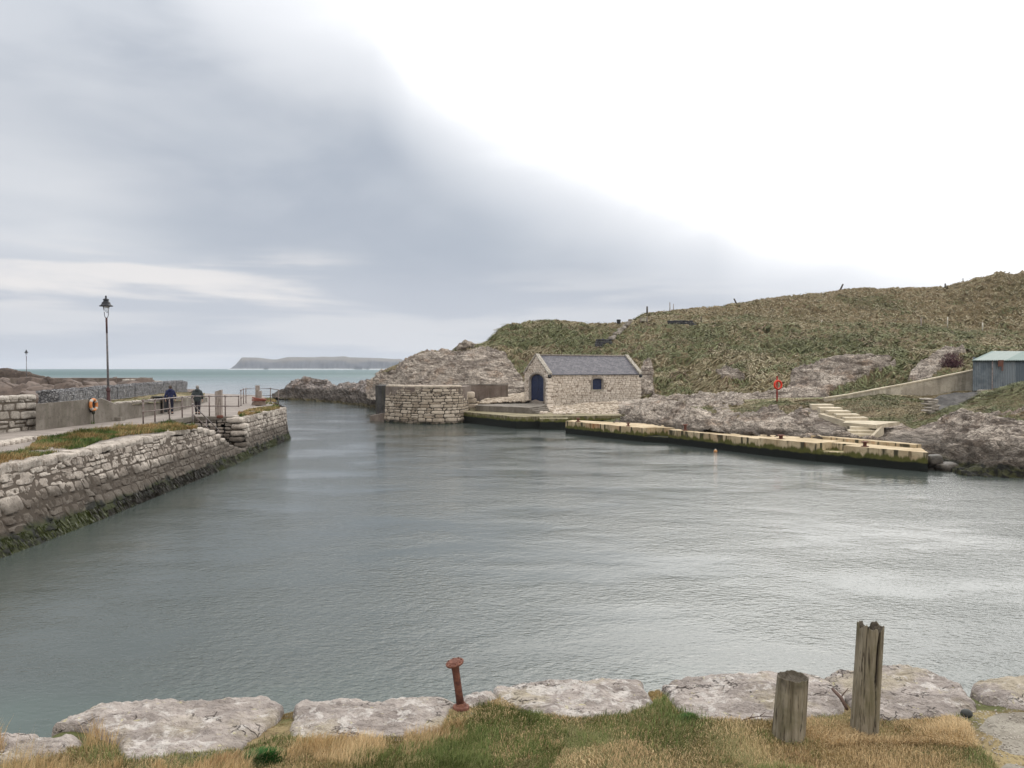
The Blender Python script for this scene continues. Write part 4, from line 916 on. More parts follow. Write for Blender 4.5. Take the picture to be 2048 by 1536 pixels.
# gabions
gb = thing('gabion_wall', (-26, 55, 2.9), 'grey wall of stone-filled wire baskets behind the quay path', 'gabion wall')
g0, g1, g2 = np.array(Wp(118, 800, 41.)), np.array(Wp(300, 785, 62.)), np.array(Wp(374, 779, 75.)); gpts = [g0, g1, g2]
segs = []
for (a, b, n) in ((g0, g1, 9), (g1, g2, 6)):
    for k in range(n): segs.append((a+(b-a)*k/n, a+(b-a)*(k+1)/n))
def gz(y): return float(np.interp(y, [41, 75], [3.84, 3.86]))
for k, (a, b) in enumerate(segs):
    d_ = (b-a)[:2]/np.linalg.norm((b-a)[:2]); nl = np.array([-d_[1], d_[0]])
    mb = MB(); jo = nl*random.uniform(-.05, .05)
    mb.box([a[:2]+d_*.03+jo, b[:2]-d_*.03+jo, b[:2]-d_*.03+nl, a[:2]+d_*.03+nl], 2.3, [gz(a[1])-.08]*4, amp=.10, seed=60+k, step=.16)
    for q in range(26):
        f_ = random.random(); c = a[:2]+(b-a)[:2]*f_+nl*random.uniform(.1, .95); rstone(mb, (c[0], c[1], gz(c[1])-.08+random.uniform(-.02, .06)), (random.uniform(.14, .32), random.uniform(.14, .3), .16), random.random()*3, q+k*31, .1, 3.5, 4)
    bk = mb.build('basket', 'gabion_stone', gb)
    wr = MB(); a3, b3 = np.array([*(a[:2]+jo-nl*.03), 0]), np.array([*(b[:2]+jo-nl*.03), 0])
    for f_ in np.linspace(0, 1, 9): q = a3+(b3-a3)*f_; wr.tube([q+[0, 0, 2.6], q+[0, 0, gz(q[1])]], .011 if f_ in (0., 1.) else .005, 4, cap=False)
    for z_ in (3.0, 3.3, 3.6, gz(a[1])-.01): wr.tube([a3+[0, 0, z_], b3+[0, 0, z_]], .005, 4, cap=False)
    wr.build('wire', 'wire', bk)
# grass bank between low wall and gabions
bank = np.array([[A0+[-.25, .15, .78], A1+[-.25, .1, .78], A2+[-.3, .1, .66], A3+[-.3, .1, .2]], [g0+[.9, -1.2, -.0], (g0+g1)/2+[0.3, -.2, -.25], g1*.45+g2*.55+[.3, -.2, -.3], g2+[.9, 2, -.5]]])
bank[0, :, 2] = [2.98, 2.96, 2.86, 2.4]; bank[1, :, 2] = [2.95, 2.95, 2.9, 2.5]
tt = np.linspace(0, 3, 90); k0 = np.minimum(tt.astype(int), 2); fr = (tt-k0)[:, None]
e0 = bank[0][k0]*(1-fr)+bank[0][k0+1]*fr; e1 = bank[1][k0]*(1-fr)+bank[1][k0+1]*fr; v_ = np.linspace(-.1, 1.2, 26)[None, :, None]
BK = e0[:, None]*(1-v_)+e1[:, None]*v_; BK[..., 2] += fbm(BK, .8, 3, 4)*.07+.02
tag(mk('grass_bank', BK, gridfaces(90, 26), 'hill_ground', attrs=dict(rock=np.zeros(90*26), dry=np.full(90*26, .6))), kind='structure')
grass_on('bank_grass', BK, np.zeros(BK.shape[:2]), np.full(BK.shape[:2], .5), 16000, .16, .035, 33)
# rock armour
rg = thing('breakwater', (-60, 92, 0), 'long flat brownish concrete breakwater behind the boulders', 'breakwater')
mb = MB(); P0, P1_ = Wp(-400, 757, 92), Wp(283, 757, 96)
mb.box([P0[:2], P1_[:2], P1_[:2]+[0, 3], P0[:2]+[0, 3]], -.5, float(P0[2]), amp=.04, step=1.2); mb.build('wall_body', 'brown_concrete', rg)
rr = random.Random(11); protos = []
for k in range(6):
    V, Fs = CUBE[5]; 
    kk = (np.abs(V)**6).sum(1)**(1/6); Vb = V/kk[:, None]
    for c in range(8):
        n_ = np.array([rr.gauss(0, 1), rr.gauss(0, 1), rr.gauss(0, .8)]); n_ /= np.linalg.norm(n_); d0 = rr.uniform(.50, .78); dd = Vb@n_; Vb = Vb-np.where(dd > d0, dd-d0, 0)[:, None]*n_
    Vb = Vb+np.stack([fbm(Vb+k*5+3*i, 1.5, 2, k) for i in range(3)], -1)*.02
    protos.append(Vb*np.array([1.05, .9, .75]))
bi = 0; pm = {}
for row, (pyb, Y0, sz) in enumerate(((789, 47, 1.25), (782, 53, 1.35), (775, 60, 1.4), (768, 68, 1.5), (763, 78, 1.6))):
    x = -70.+row*17
    xe = {0: 120, 1: 180, 2: 235, 3: 270, 4: 290}[row]
    while x < xe:
        Yb = Y0+rr.uniform(-1.5, 1.5); wpx = sz*F/Yb; c = Wp(x, pyb+rr.uniform(-3, 3), Yb)
        k = rr.randrange(6); s_ = sz*rr.uniform(.8, 1.15)*.78
        if k not in pm:
            o = mk('armour_boulder', protos[k]*1., CUBE[5][1], 'armour_rock', smooth=False, local=True); pm[k] = o
        else: o = pm[k].copy(); C.objects.link(o)
        o.location = (float(c[0]), float(c[1])+.6, float(c[2])-s_*.55); o.scale = (s_*1.1, s_, s_); o.rotation_euler = (rr.uniform(-.4, .4), rr.uniform(-.4, .4), rr.uniform(0, 6.28))
        tag(o, 'brownish angular boulder in the rock armour behind the quay walls', 'boulder', 'armour boulders heaped along the breakwater')
        x += wpx*rr.uniform(.95, 1.2); bi += 1
mb = MB(); mb.box([(-80, 45), (-24, 45), (-36, 92), (-80, 92)], .5, [2.3, 2.3, 2.6, 2.6], amp=.2, step=1.5); tag(mb.build('rubble_fill', 'armour_rock'), kind='structure')
mb = MB()
for k in range(16):
    c = Wp(252+k*6, 765-(3 if k < 5 else 0)+rr.uniform(-1, 1), 84); rstone(mb, c, (rr.uniform(.4, .7), .6, rr.uniform(.2, .35)), rr.random(), 300+k, .1, 4, 5, tint=rr.random())
for k in range(14):
    c = Wp(254+k*6.4, 769, 84); rstone(mb, c, (rr.uniform(.5, .8), .6, .4), rr.random(), 330+k, .1, 4, 5, tint=0., joint=.7)
tag(mb.build('rubble_wall', 'field_stone', origin=Wp(300, 775, 84)), 'ruined low rubble wall with white cap stones behind the gabions', 'stone wall')

# lamps -----------------------------------------------------------
def lamp(x, y, z0, h, label, rz=0, lean=0.):
    t_ = thing('street_lamp', (x, y, z0), label, 'street lamp', 'lamp posts along the quay')
    m_ = MB(); m_.rect(x+.25, y, .95, .5, z0-.4, z0+.18, amp=.02); m_.build('plinth', 'weathered_concrete', t_)
    b = np.array([x, y, z0+.18]); m_ = MB()
    m_._lathe(b, [(.15, 0), (.15, .28), (.11, .34), (.10, .75), (.13, .80), (.10, .85), (.085, 1.35), (.12, 1.40), (.10, 1.50), (.055, 1.6)], 14, np.array([0, 0, 1.])); m_.build('post_base', 'post_red', t_, autosm=32)
    m_ = MB(); H_ = h-.18-1.3; m_._lathe(b, [(.058, 1.55), (.050, 3.2), (.044, H_+.1)], 10, np.array([0, 0, 1.])); m_.build('pole', 'lamp_post_paint', t_)
    m_ = MB(); m_._lathe(b, [(.046, H_-.75), (.052, H_+.12)], 10, np.array([0, 0, 1.])); m_.build('pole_neck', 'post_red', t_)
    c = b+[0, 0, H_+.1]
    m_ = MB()
    for sg in (-1, 1): m_.tube([c, c+[sg*.07, 0, .05], c+[sg*.105, 0, .16], c+[sg*.11, 0, .62]], .016, 6)
    m_.build('fork', 'black_iron', t_)
    m_ = MB(); m_._lathe(c, [(.02, .26), (.09, .30), (.13, .42), (.17, .62)], 16, np.array([0, 0, 1.])); m_.build('glass_bowl', 'lamp_glass', t_)
    m_ = MB(); m_._lathe(c, [(.17, .605), (.335, .62), (.34, .645), (.26, .69), (.215, .76), (.205, .82), (.15, .86), (.12, .93), (.155, .955), (.15, .985), (.07, 1.03), (.035, 1.08), (.05, 1.12), (.04, 1.16), (.005, 1.2)], 20, np.array([0, 0, 1.])); m_.build('lamp_hood', 'black_iron', t_, autosm=32)
    return t_
q_ = G(221, 841, QZ); lamp(q_[0], q_[1]-.15, QZ, 6.62, 'tall slender black-hooded lamp post beside the concrete wall on the quay').rotation_euler = (0, R(-.9), 0)
c = Wp(53, 737, 140); lamp(float(c[0]), 140., 1.7, 6.62, 'distant lamp post at the far left standing beyond the boulders')

# lifebuoys ---------------------------------------------------------
def ring(parent, c, Rr, axis, colmat, tapes=True, squash=1.):
    m_ = MB(); m_.torus(c, Rr, .075, axis, 32, 10, 1.1); o = m_.build('float_ring', colmat, parent)
    if tapes:
        for k in range(4):
            m_ = MB(); m_.torus(c, Rr, .079, axis, 6, 10, 1.1, a0=k*math.pi/2+.5, a1=k*math.pi/2+1.0); m_.build('tape', 'white_tape', parent)
    return o
q_ = G(181, 847.5, QZ); wn = B1[:2]-B0[:2]; wn = np.array([wn[1], -wn[0]])/np.linalg.norm(wn)
lb = thing('lifebuoy', (q_[0]+wn[0]*.1, q_[1]+wn[1]*.1, QZ+.9), 'orange and white lifebuoy hung on the grey concrete wall', 'lifebuoy')
cc = np.array([q_[0]+wn[0]*.16, q_[1]+wn[1]*.16, QZ+.95]); ring(lb, cc, .26, (wn[0], wn[1], 0.05), 'orange_ring')
m_ = MB(); m_.tube([cc+[0, -.05, -.25], cc+[.03, -.05, -.42], cc+[.02, 0, -.95]], .022, 6); m_.ball(cc+[0.03, -.06, -.38], (.09, .06, .1)); m_.build('rope', 'rope_dark', lb)
m_ = MB(); m_.rect(cc[0]-wn[0]*.07, cc[1]-wn[1]*.07, .34, .05, QZ+.6, QZ+1.3, math.atan2(wn[1], wn[0])+R(90)); m_.build('back_board', 'black_iron', lb)
c = Wp(1554, 803, 60.); zb_ = float(c[2])-.15
lr = thing('lifebuoy_post', (float(c[0]), 60., zb_), 'red post standing on the grass terrace below the rocks', 'lifebuoy post')
m_ = MB(); m_.tube([(c[0], 60, zb_), (c[0], 60, zb_+2.)], .06, 8); m_.build('pole', 'red_post', lr)
m_ = MB(); m_.tube([(c[0], 60, zb_+1.98), (c[0], 60, zb_+2.05)], .075, 8); m_.build('post_cap', 'red_post', lr); m_ = MB(); m_.tube([(c[0], 60, zb_+1.6), (c[0], 59.86, zb_+1.64)], .025, 6); m_.build('bracket', 'red_post', lr)

lr2 = thing('lifebuoy', (float(c[0]), 59.8, zb_+1.4), 'bright red lifebuoy hanging on the red post by the rocks', 'lifebuoy')
ring(lr2, (float(c[0])+.02, 59.86, zb_+1.4), .31, (.35, -1, .05), 'red_ring', False)
m_ = MB(); m_.tube([(c[0]-.1, 59.7, zb_+1.15), (c[0]+.02, 59.7, zb_+1.02), (c[0]+.2, 59.75, zb_+1.2)], .02, 6); m_.build('rope', 'rope_dark', lr2)

# litter bin ----------------------------------------------------------
q_ = G(316, 827, QZ); lbn = thing('litter_bin', (q_[0], q_[1], QZ), 'square dark litter bin in a brown frame by the low wall', 'litter bin')
m_ = MB(); m_.rect(q_[0], q_[1]+.3, .62, .55, QZ+.06, QZ+.95, R(-10)); m_.build('bin_body', 'bin_dark', lbn)
m_ = MB(); m_.rect(q_[0], q_[1]+.3, .72, .65, QZ+.97, QZ+1.05, R(-10)); m_.build('lid', 'bin_dark', lbn)
m_ = MB()
for a in (-1, 1):
    for b in (-1, 1): m_.rect(q_[0]+a*.35+b*.05, q_[1]+.3+b*.29, .08, .08, QZ, QZ+1.0, R(-10))
for zz in (QZ+.08, QZ+.80): m_.rect(q_[0]-.05, q_[1]-.02, .64, .04, zz, zz+.08, R(-10))
m_.build('frame', 'bin_frame', lbn)

# people ---------------------------------------------------------------
def skinned(name, pts, edges, rad, mat, parent, lvl=2, root=0):
    base = wloc(parent); me = bpy.data.meshes.new(name); me.from_pydata([tuple(np.array(p, float)-base) for p in pts], edges, [])
    o = bpy.data.objects.new(name, me); C.objects.link(o); o.parent = parent; me.materials.append(MATS[mat])
    sm = o.modifiers.new('skin', 'SKIN'); sm.use_smooth_shade = True
    for v, r_ in zip(me.skin_vertices[0].data, rad): v.radius = (r_ if isinstance(r_, tuple) else (r_, r_)); v.use_root = False
    me.skin_vertices[0].data[root].use_root = True
    s_ = o.modifiers.new('sub', 'SUBSURF'); s_.levels = lvl; s_.render_levels = lvl
    return o
def person(loc, h, label, face, jacket, trouser, hair, stride, arms, coat_len, hat=None, hood=False, bulk=1.):
    """face: heading angle of walking direction (0 = +Y)"""
    root = thing('person', loc, label, 'person'); k = h/1.75; ca, sa = math.cos(face), math.sin(face); lo = np.array(loc, float)
    def T(x, y, z): x, y = x*k, y*k; return lo+np.array([x*ca-y*sa, x*sa+y*ca, z*k])
    # joints: x right, y forward
    fl, fr_ = stride; aL, aR = arms
    hip, ch, nk = T(0, 0, .95), T(0, .03, 1.30), T(0, .05, 1.48)
    J = dict(hip=hip, w=T(0, .01, 1.1), ch=ch, nk=nk, hd0=T(0, .07, 1.56), hd1=T(0, .08, 1.66), hl=T(-.10, 0, .90), hr=T(.10, 0, .90),
             kl=T(-.10, fl*.5+.05, .50), kr=T(.10, fr_*.5+.05, .50), al=T(-.10, fl, .09), ar=T(.10, fr_, .09), tl=T(-.11, fl+.17, .04), tr=T(.11, fr_+.17, .04),
             sl=T(-.19, .03, 1.40), sr=T(.19, .03, 1.40), el=T(-.26-.03, aL*.5-.02, 1.13), er=T(.26+.03, aR*.5-.02, 1.13), wl=T(-.27, aL+.06, .90), wr=T(.27, aR+.06, .90))
    nm = list(J); ix_ = {n: i for i, n in enumerate(nm)}
    E = [('hip', 'w'), ('w', 'ch'), ('ch', 'nk'), ('nk', 'hd0'), ('hd0', 'hd1'), ('hip', 'hl'), ('hip', 'hr'), ('hl', 'kl'), ('hr', 'kr'), ('kl', 'al'), ('kr', 'ar'), ('al', 'tl'), ('ar', 'tr'), ('ch', 'sl'), ('ch', 'sr'), ('sl', 'el'), ('sr', 'er'), ('el', 'wl'), ('er', 'wr')]
    rad = dict(hip=(.14, .11), w=(.13, .10), ch=(.15, .11), nk=.055, hd0=.075, hd1=.085, hl=.085, hr=.085, kl=.055, kr=.055, al=.04, ar=.04, tl=.035, tr=.035, sl=.055, sr=.055, el=.042, er=.042, wl=.028, wr=.028)
    pts = [J[n] for n in nm]; rads = [rad[n] if isinstance(rad[n], tuple) else rad[n]*1. for n in nm]; edges = [(ix_[a], ix_[b]) for a, b in E]
    # hands: palm, four fingers, thumb
    for sg, wn_, ar_ in ((-1, 'wl', aL), (1, 'wr', aR)):
        w_ = J[wn_]; b0 = len(pts); pts.append(w_+T(0, .012, -.075)-lo); rads.append(.026); edges.append((ix_[wn_], b0))
        for f_, ln in ((-.027, .060), (-.009, .070), (.009, .066), (.027, .052)):
            a = len(pts); pts.append(pts[b0]+T(0, f_, -.035)-lo); rads.append(.009); edges.append((b0, a))
            pts.append(pts[a]+T(-sg*.014, f_*.2, -ln*.6)-lo); rads.append(.007); edges.append((a, a+1))
        a = len(pts); pts.append(pts[b0]+T(-sg*.01, .040, .012)-lo); rads.append(.010); edges.append((b0, a)); pts.append(pts[a]+T(-sg*.012, .022, -.035)-lo); rads.append(.008); edges.append((a, a+1))
    rads = [tuple(x*k for x in r_) if isinstance(r_, tuple) else r_*k for r_ in rads]
    skinned('body', pts, edges, rads, 'skin', root, 2, 0)
    # head details on the far side: nose, ears, hair
    m_ = MB(); hc = T(0, .08, 1.635)
    m_.ball(T(0, .175, 1.625), .014*k); m_.build('nose', 'skin', root)
    for sg in (-1, 1): m_ = MB(); m_.ball(T(sg*.082, .07, 1.63), (.014*k, .02*k, .03*k)); m_.build('ear', 'skin', root)
    m_ = MB(); m_.ball(T(0, .055, 1.655), (.098*k, .105*k, .115*k), 14, 10); m_.build('hat' if hat else 'hair', hat or hair, root)
    # trousers
    P_ = [T(0, 0, .98), T(0, 0, .90), T(-.095, 0, .86), T(.095, 0, .86), J['kl'], J['kr'], J['al']+[0, 0, .03], J['ar']+[0, 0, .03]]
    skinned('trousers', P_, [(0, 1), (1, 2), (1, 3), (2, 4), (3, 5), (4, 6), (5, 7)], [x*k*bulk for x in (.14, .13, .105, .105, .078, .078, .066, .066)], trouser, root)
    for a, b in (('al', 'tl'), ('ar', 'tr')): m_ = MB(); q = (J[a]+J[b])/2; m_.ball((q[0], q[1], lo[2]+.06*k), (.06*k, .15*k, .06*k)) if abs(math.sin(face)) < .7 else m_.ball((q[0], q[1], lo[2]+.06*k), (.15*k, .06*k, .06*k)); m_.build('shoe', 'shoe', root)
    # jacket with sleeves
    cz = .98-coat_len
    P_ = [T(0, .02, 1.2), T(0, .0, 1.02), T(0, -.01, cz), T(0, .03, 1.36), T(0, .05, 1.47), J['sl'], J['sr'], J['el'], J['er'], J['wl']+[0, 0, .02], J['wr']+[0, 0, .02]]
    bb = k*bulk; skinned('jacket', P_, [(0, 1), (1, 2), (0, 3), (3, 4), (3, 5), (3, 6), (5, 7), (6, 8), (7, 9), (8, 10)],
        [(.195*bb, .15*bb), (.20*bb, .15*bb), (.215*bb, .16*bb), (.175*bb, .13*bb), (.085*bb, .08*bb)]+[x*bb for x in (.088, .088, .070, .070, .055, .055)], jacket, root, 2, 0)
    if hood:
        m_ = MB(); m_.ball(T(0, -.05, 1.47), (.15*k, .10*k, .09*k), 12, 8); m_.torus(T(0, .03, 1.50), .10*k, .04*k, (0, -.35, 1), 16, 6); m_.build('hood', jacket, root)
    return root
q_ = G(341, 828, QZ-.01); person((q_[0], q_[1], QZ-.01), 1.72, 'person in a navy blue jacket and dark trousers walking away along the quay', R(20), 'navy_cloth', 'navy_trouser', 'hair_brown', (.12, -.10), (-.05, .12), .12, hood=True, bulk=1.08)
q_ = G(395, 829, QZ-.01); person((q_[0], q_[1], QZ-.01), 1.74, 'person in a long grey hooded coat and pale cap walking away along the quay', R(14), 'coat_grey', 'trouser_dark', 'hair_grey', (.22, -.12), (-.12, .04), .26, hat='hair_grey', hood=True, bulk=1.12)

# ================================================================== HARBOUR MOUTH PIER, BOATHOUSE, LOWER QUAY
def prism(mb, pts, z0, z1, amp=.02, seed=0, step=.3, **at):
    """vertical prism over a polygon (fan from its centre), sides subdivided"""
    P_ = np.asarray(pts, float)[:, :2]; n_ = len(P_); c = P_.mean(0); z1 = np.broadcast_to(z1, (n_,)); zc = z1.mean()
    for i in range(n_):
        a, b = P_[i], P_[(i+1) % n_]; za, zb_ = z1[i], z1[(i+1) % n_]; L_ = np.linalg.norm(b-a); nu = max(2, int(L_/step)+1); nv = max(2, int((max(za, zb_)-z0)/step)+2)
        u = np.linspace(0, 1, nu)[:, None]; v = np.linspace(0, 1, nv)[None, :]
        X_ = a[0]+(b[0]-a[0])*u+0*v; Y_ = a[1]+(b[1]-a[1])*u+0*v; Z_ = z0+((za+(zb_-za)*u)-z0)*v
        V = np.stack([X_, Y_, Z_], -1).reshape(-1, 3); W_ = V.copy()
        nr = max(3, int(np.linalg.norm((a+b)/2-c)/step)+2); q = np.linspace(0, 1, nr)[None, :]
        T_ = np.stack([X_[:, :1]*(1-q)+c[0]*q, Y_[:, :1]*(1-q)+c[1]*q, Z_[:, -1:]*(1-q)+zc*q], -1).reshape(-1, 3)
        for W_, (m1, m2) in ((V, (nu, nv)), (T_, (nu, nr))):
            if amp: W_ = W_+np.stack([fbm(W_+11*k, 1.9, 3, seed+k) for k in range(3)], -1)*amp
            mb.add(W_, gridfaces(m1, m2), **at)
    return mb
# pier head, curved in plan
pier = thing('stone_pier', Wp(850, 845, 73), 'rounded pier head of squared pale stone at the harbour mouth', 'pier')
arc = np.array([G(768, 846, -.1)[:2]+[-.05, .5], G(775, 843.5, 0)[:2], G(800, 846, 0)[:2], G(850, 848.5, 0)[:2], G(900, 848, 0)[:2], G(925, 845.5, 0)[:2], G(927, 845, 0)[:2]+[.35, 3.2]])
al = np.concatenate([[0], np.cumsum(np.linalg.norm(np.diff(arc, axis=0), axis=1))])
ux = np.linspace(0, al[-1], 160); ax_, ay_ = smooth1(np.interp(ux, al, arc[:, 0]), 26), smooth1(np.interp(ux, al, arc[:, 1]), 26)
tg = np.stack([np.gradient(ax_), np.gradient(ay_)], -1); tg /= np.linalg.norm(tg, axis=1, keepdims=True)
cen = np.array([ax_.mean(), ay_.mean()+3])
def pfp(s, z, off):
    X_ = np.interp(s, ux, ax_); Y_ = np.interp(s, ux, ay_); nx_ = np.interp(s, ux, tg[:, 1]); ny_ = np.interp(s, ux, -tg[:, 0]); b = .30*np.clip(1-z/3.4, -.2, 1)-.15
    return np.stack([X_+nx_*(off+b), Y_+ny_*(off+b), z+0*s], -1)
mb = MB(); masonry(mb, pfp, 0, al[-1], lambda s: -.3, lambda s: 3.36-.06*math.sin(s*2)-(.6 if s > al[-1]-2.6 else 0), (.18, .38), (.35, 1.1), .05, .016, (7, 5), rough=.03, seed=41)
mb.build('masonry', 'pier_stone', pier)
mb = MB()
for s in np.arange(.4, al[-1]-2.9, .72): q = pfp(np.array(s), np.array(3.3), np.array(-.35)); rstone(mb, q+[0, 0, .05], (.85, .8, .26), math.atan2(tg[int(s/al[-1]*159), 1], tg[int(s/al[-1]*159), 0]), int(s*10), .06, 5, 5, tint=.85)
mb.build('coping', 'pier_stone', pier)
mb = MB(); top_ = np.stack([ax_, ay_], -1)[::16]; inner = top_+[0, .1]; prism(mb, np.concatenate([inner, [[inner[-1, 0]+.3, 84], [inner[0, 0]-.2, 84]]]), -.5, 3.3, step=.6, tint=.1, joint=.6); mb.build('wall_core', 'brown_concrete', pier)
m_ = MB(); a = Wp(751, 800, 77.); b = Wp(776, 800, 75.2); m_.box([a[:2], b[:2], b[:2]+[-.2, 4], a[:2]+[-.3, 5]], -.5, 3.38, amp=.04, seed=2); m_.build('pier_end', 'black_concrete', pier)
m_ = MB(); a = Wp(740, 836, 76.5); b = Wp(772, 838, 75); m_.box([a[:2], b[:2], b[:2]+[0, 2.5], a[:2]+[.6, 3]], -.5, [.2+.25, .85, .9, .7], amp=.04); m_.build('footing', 'brown_concrete', pier)
m_ = MB(); q_ = Wp(938, 790, 77); rstone(m_, q_, (1.1, .9, .62), .1, 3, .05, 6, 6, tint=1.); rstone(m_, q_+[.1, .1, -.55], (1.2, .9, .5), 0, 4, .05, 6, 6, tint=.3); rstone(m_, q_+[.0, .1, -1.05], (1.3, .9, .5), 0, 5, .05, 6, 6, tint=.5); rstone(m_, q_+[.6, .1, -1.], (.5, .9, .3), 0, 5, .05, 6, 6, tint=.9); m_.build('end_stones', 'pier_stone', pier)
# brown wall behind the pier
bw = thing('brown_wall', Wp(960, 800, 81), 'flat-topped brown concrete wall between the pier head and the boathouse', 'concrete wall')
m_ = MB(); a = Wp(905, 770, 80); b = Wp(1016, 770, 83); m_.box([a[:2], b[:2], b[:2]+[0, .5], a[:2]+[0, .5]], -.5, [float(a[2]), float(a[2])-.08, float(a[2])-.08, float(a[2])], amp=.03); m_.build('wall_body', 'brown_concrete', bw)
m_ = MB(); m_.box([a[:2]+[-.05, -.06], b[:2]+[.05, -.06], b[:2]+[.05, .56], a[:2]+[-.05, .56]], float(a[2])-.02, float(a[2])+.07, amp=.02); m_.build('wall_cap', 'weathered_concrete', bw)
# lower quay by the boathouse
lq = thing('lower_quay', G(1033, 833, .98), 'low mossy concrete landing with a dark slimy face in front of the boathouse', 'landing')
q = [G(927, 823.5, 1.0), G(1033, 833.5, 1.0), G(1079, 833, 1.), G(1300, 830, 1.), G(1300, 824, 1.)+[0, 4, 0], G(935, 823, 1.)+[0, 6, 0]]
m_ = MB(); prism(m_, q, -.5, 1.0, .035, 5, .35); m_.build('landing', 'slimy_concrete', lq)
m_ = MB()
for k in range(5): a = G(1079+k*11, 833, 1.)-[0, .05, 0]; b = G(1135, 833, 1.)-[0, .05, 0]; m_.box([a[:2]-[0, 1.1], b[:2]-[0, 1.1], b[:2], a[:2]], -.5, .9-k*.2, amp=.05, seed=k)
m_.build('steps', 'slimy_concrete', lq)
up_ = thing('upper_platform', Wp(1010, 808, 76), 'raised stained concrete apron with corner steps before the blue boathouse door', 'platform')
q = [G(952, 811, 1.52), G(1059, 815.5, 1.52), G(1090, 811, 1.54), G(1094, 804, 1.54), G(960, 803.5, 1.52)]
m_ = MB(); prism(m_, q, .6, 1.53, .03, 9, .3); m_.build('platform_slab', 'weathered_concrete', up_)
a = G(1059, 815.5, 1.52)[:2]; b = G(1090, 812, 1.52)[:2]; d_ = (b-a)/np.linalg.norm(b-a); nn_ = np.array([d_[1], -d_[0]])
m_ = MB()
for k in range(3): m_.box([a+nn_*(.28*k+.001)-d_*.05*k, b+nn_*.28*k, b+nn_*.28*(k+1), a+nn_*.28*(k+1)-d_*.05*k], .7, 1.40-k*.14, amp=.015, seed=k)
m_.build('step', 'weathered_concrete', up_)

# boathouse
TH = R(30); ha, hb_ = np.array([math.cos(TH), math.sin(TH)]), np.array([-math.sin(TH), math.cos(TH)])
H0 = Wp(1096, 807, 78.); HZ = float(H0[2]); HB = H0[:2]
def solve(fn, target, lo, hi):
    for _ in range(60):
        m_ = (lo+hi)/2; v = float(proj(np.array([*fn(m_), 4.]))[0])
        if (v < target) == (float(proj(np.array([*fn(hi), 4.]))[0]) > target): lo = m_
        else: hi = m_
    return (lo+hi)/2
HW = solve(lambda k: HB+hb_*k, 1049, 3, 9); HL = solve(lambda k: HB+ha*k, 1282, 6, 14)
EZ, RZ = 4.45, 6.28
hs = thing('boathouse', (HB[0], HB[1], HZ), 'small pale stone boathouse with a slate roof and a navy arched door at the water', 'boathouse')
def Hp(a, b, z): v = HB+ha*a+hb_*b; return np.array([v[0], v[1], z])
def arch(s, z, c, w_, z0, zs, rise):
    if abs(s-c) > w_ or z < z0: return False
    return z < zs+rise*math.sqrt(max(0, 1-((s-c)/w_)**2))
# door centred on the gable; gable frame runs from far corner to near corner (normal to the left)
dc, dw, dz0, dzs, drise = HW*.54, HW*.29, HZ+.20, HZ+2.22, .62
sk_d = lambda s, z: arch(s, z, dc, dw, dz0, dzs, drise); sk_d2 = lambda s, z: arch(s, z, dc, dw+.22, dz0-.05, dzs, drise+.24)
far_, near_ = Hp(0, HW, 0)[:2], Hp(0, 0, 0)[:2]
pf, Ln, _, nG = strp([far_, near_]); gt = lambda s: EZ+(RZ-EZ)*(1-abs(s-HW/2)/(HW/2))
mb = MB(); masonry(mb, pf, 0, HW, lambda s: .6, gt, (.12, .24), (.2, .55), .016, .006, (5, 4), sk_d2, .008, 61)
wn0, wn1, wz0, wz1 = None, None, None, None
pf2, L2, _, nL = strp([near_, Hp(HL, 0, 0)[:2]])
def s_at(px): return solve(lambda k: HB+ha*k, px, 0, 12)
ws0, ws1 = s_at(1185), s_at(1204); wc, ww = (ws0+ws1)/2, (ws1-ws0)/2
yw = (HB+ha*wc)[1]; wz0, wz1 = float(Wp(1195, 779, yw)[2]), float(Wp(1195, 761, yw)[2])
sk_w = lambda s, z: arch(s, z, wc, ww, wz0, wz1, .18); sk_w2 = lambda s, z: arch(s, z, wc, ww+.2, wz0-.12, wz1, .36)
masonry(mb, pf2, 0, HL, lambda s: .5, lambda s: EZ, (.12, .24), (.2, .55), .016, .006, (5, 4), sk_w2, .008, 62)
pf3, L3, _, _ = strp([Hp(HL, 0, 0)[:2], Hp(HL, HW, 0)[:2]]); masonry(mb, pf3, 0, HW, lambda s: 1., gt, (.14, .24), (.25, .5), .03, .012, (3, 3), None, .008, 63)
pf4, L4, _, _ = strp([Hp(HL, HW, 0)[:2], Hp(0, HW, 0)[:2]]); masonry(mb, pf4, 0, HL, lambda s: 1., lambda s: EZ, (.2, .3), (.3, .6), .03, .012, (3, 3), None, .008, 64)
for zq in np.arange(HZ-.7, EZ-.3, .36):      # quoins
    k = int(zq*10) % 2
    c = Hp(.15 if k else .25, .16 if k else .10, zq+.16); rstone(mb, c, (.5 if k else .7, .36, .30), TH, int(zq*50), .03, 7, 5, tint=.8)
    c = Hp(HL-.25, .10, zq+.16); rstone(mb, c, (.55, .34, .28), TH, int(zq*50)+5, .03, 7, 5, tint=.8)
mb.build('wall', 'house_stone', hs)
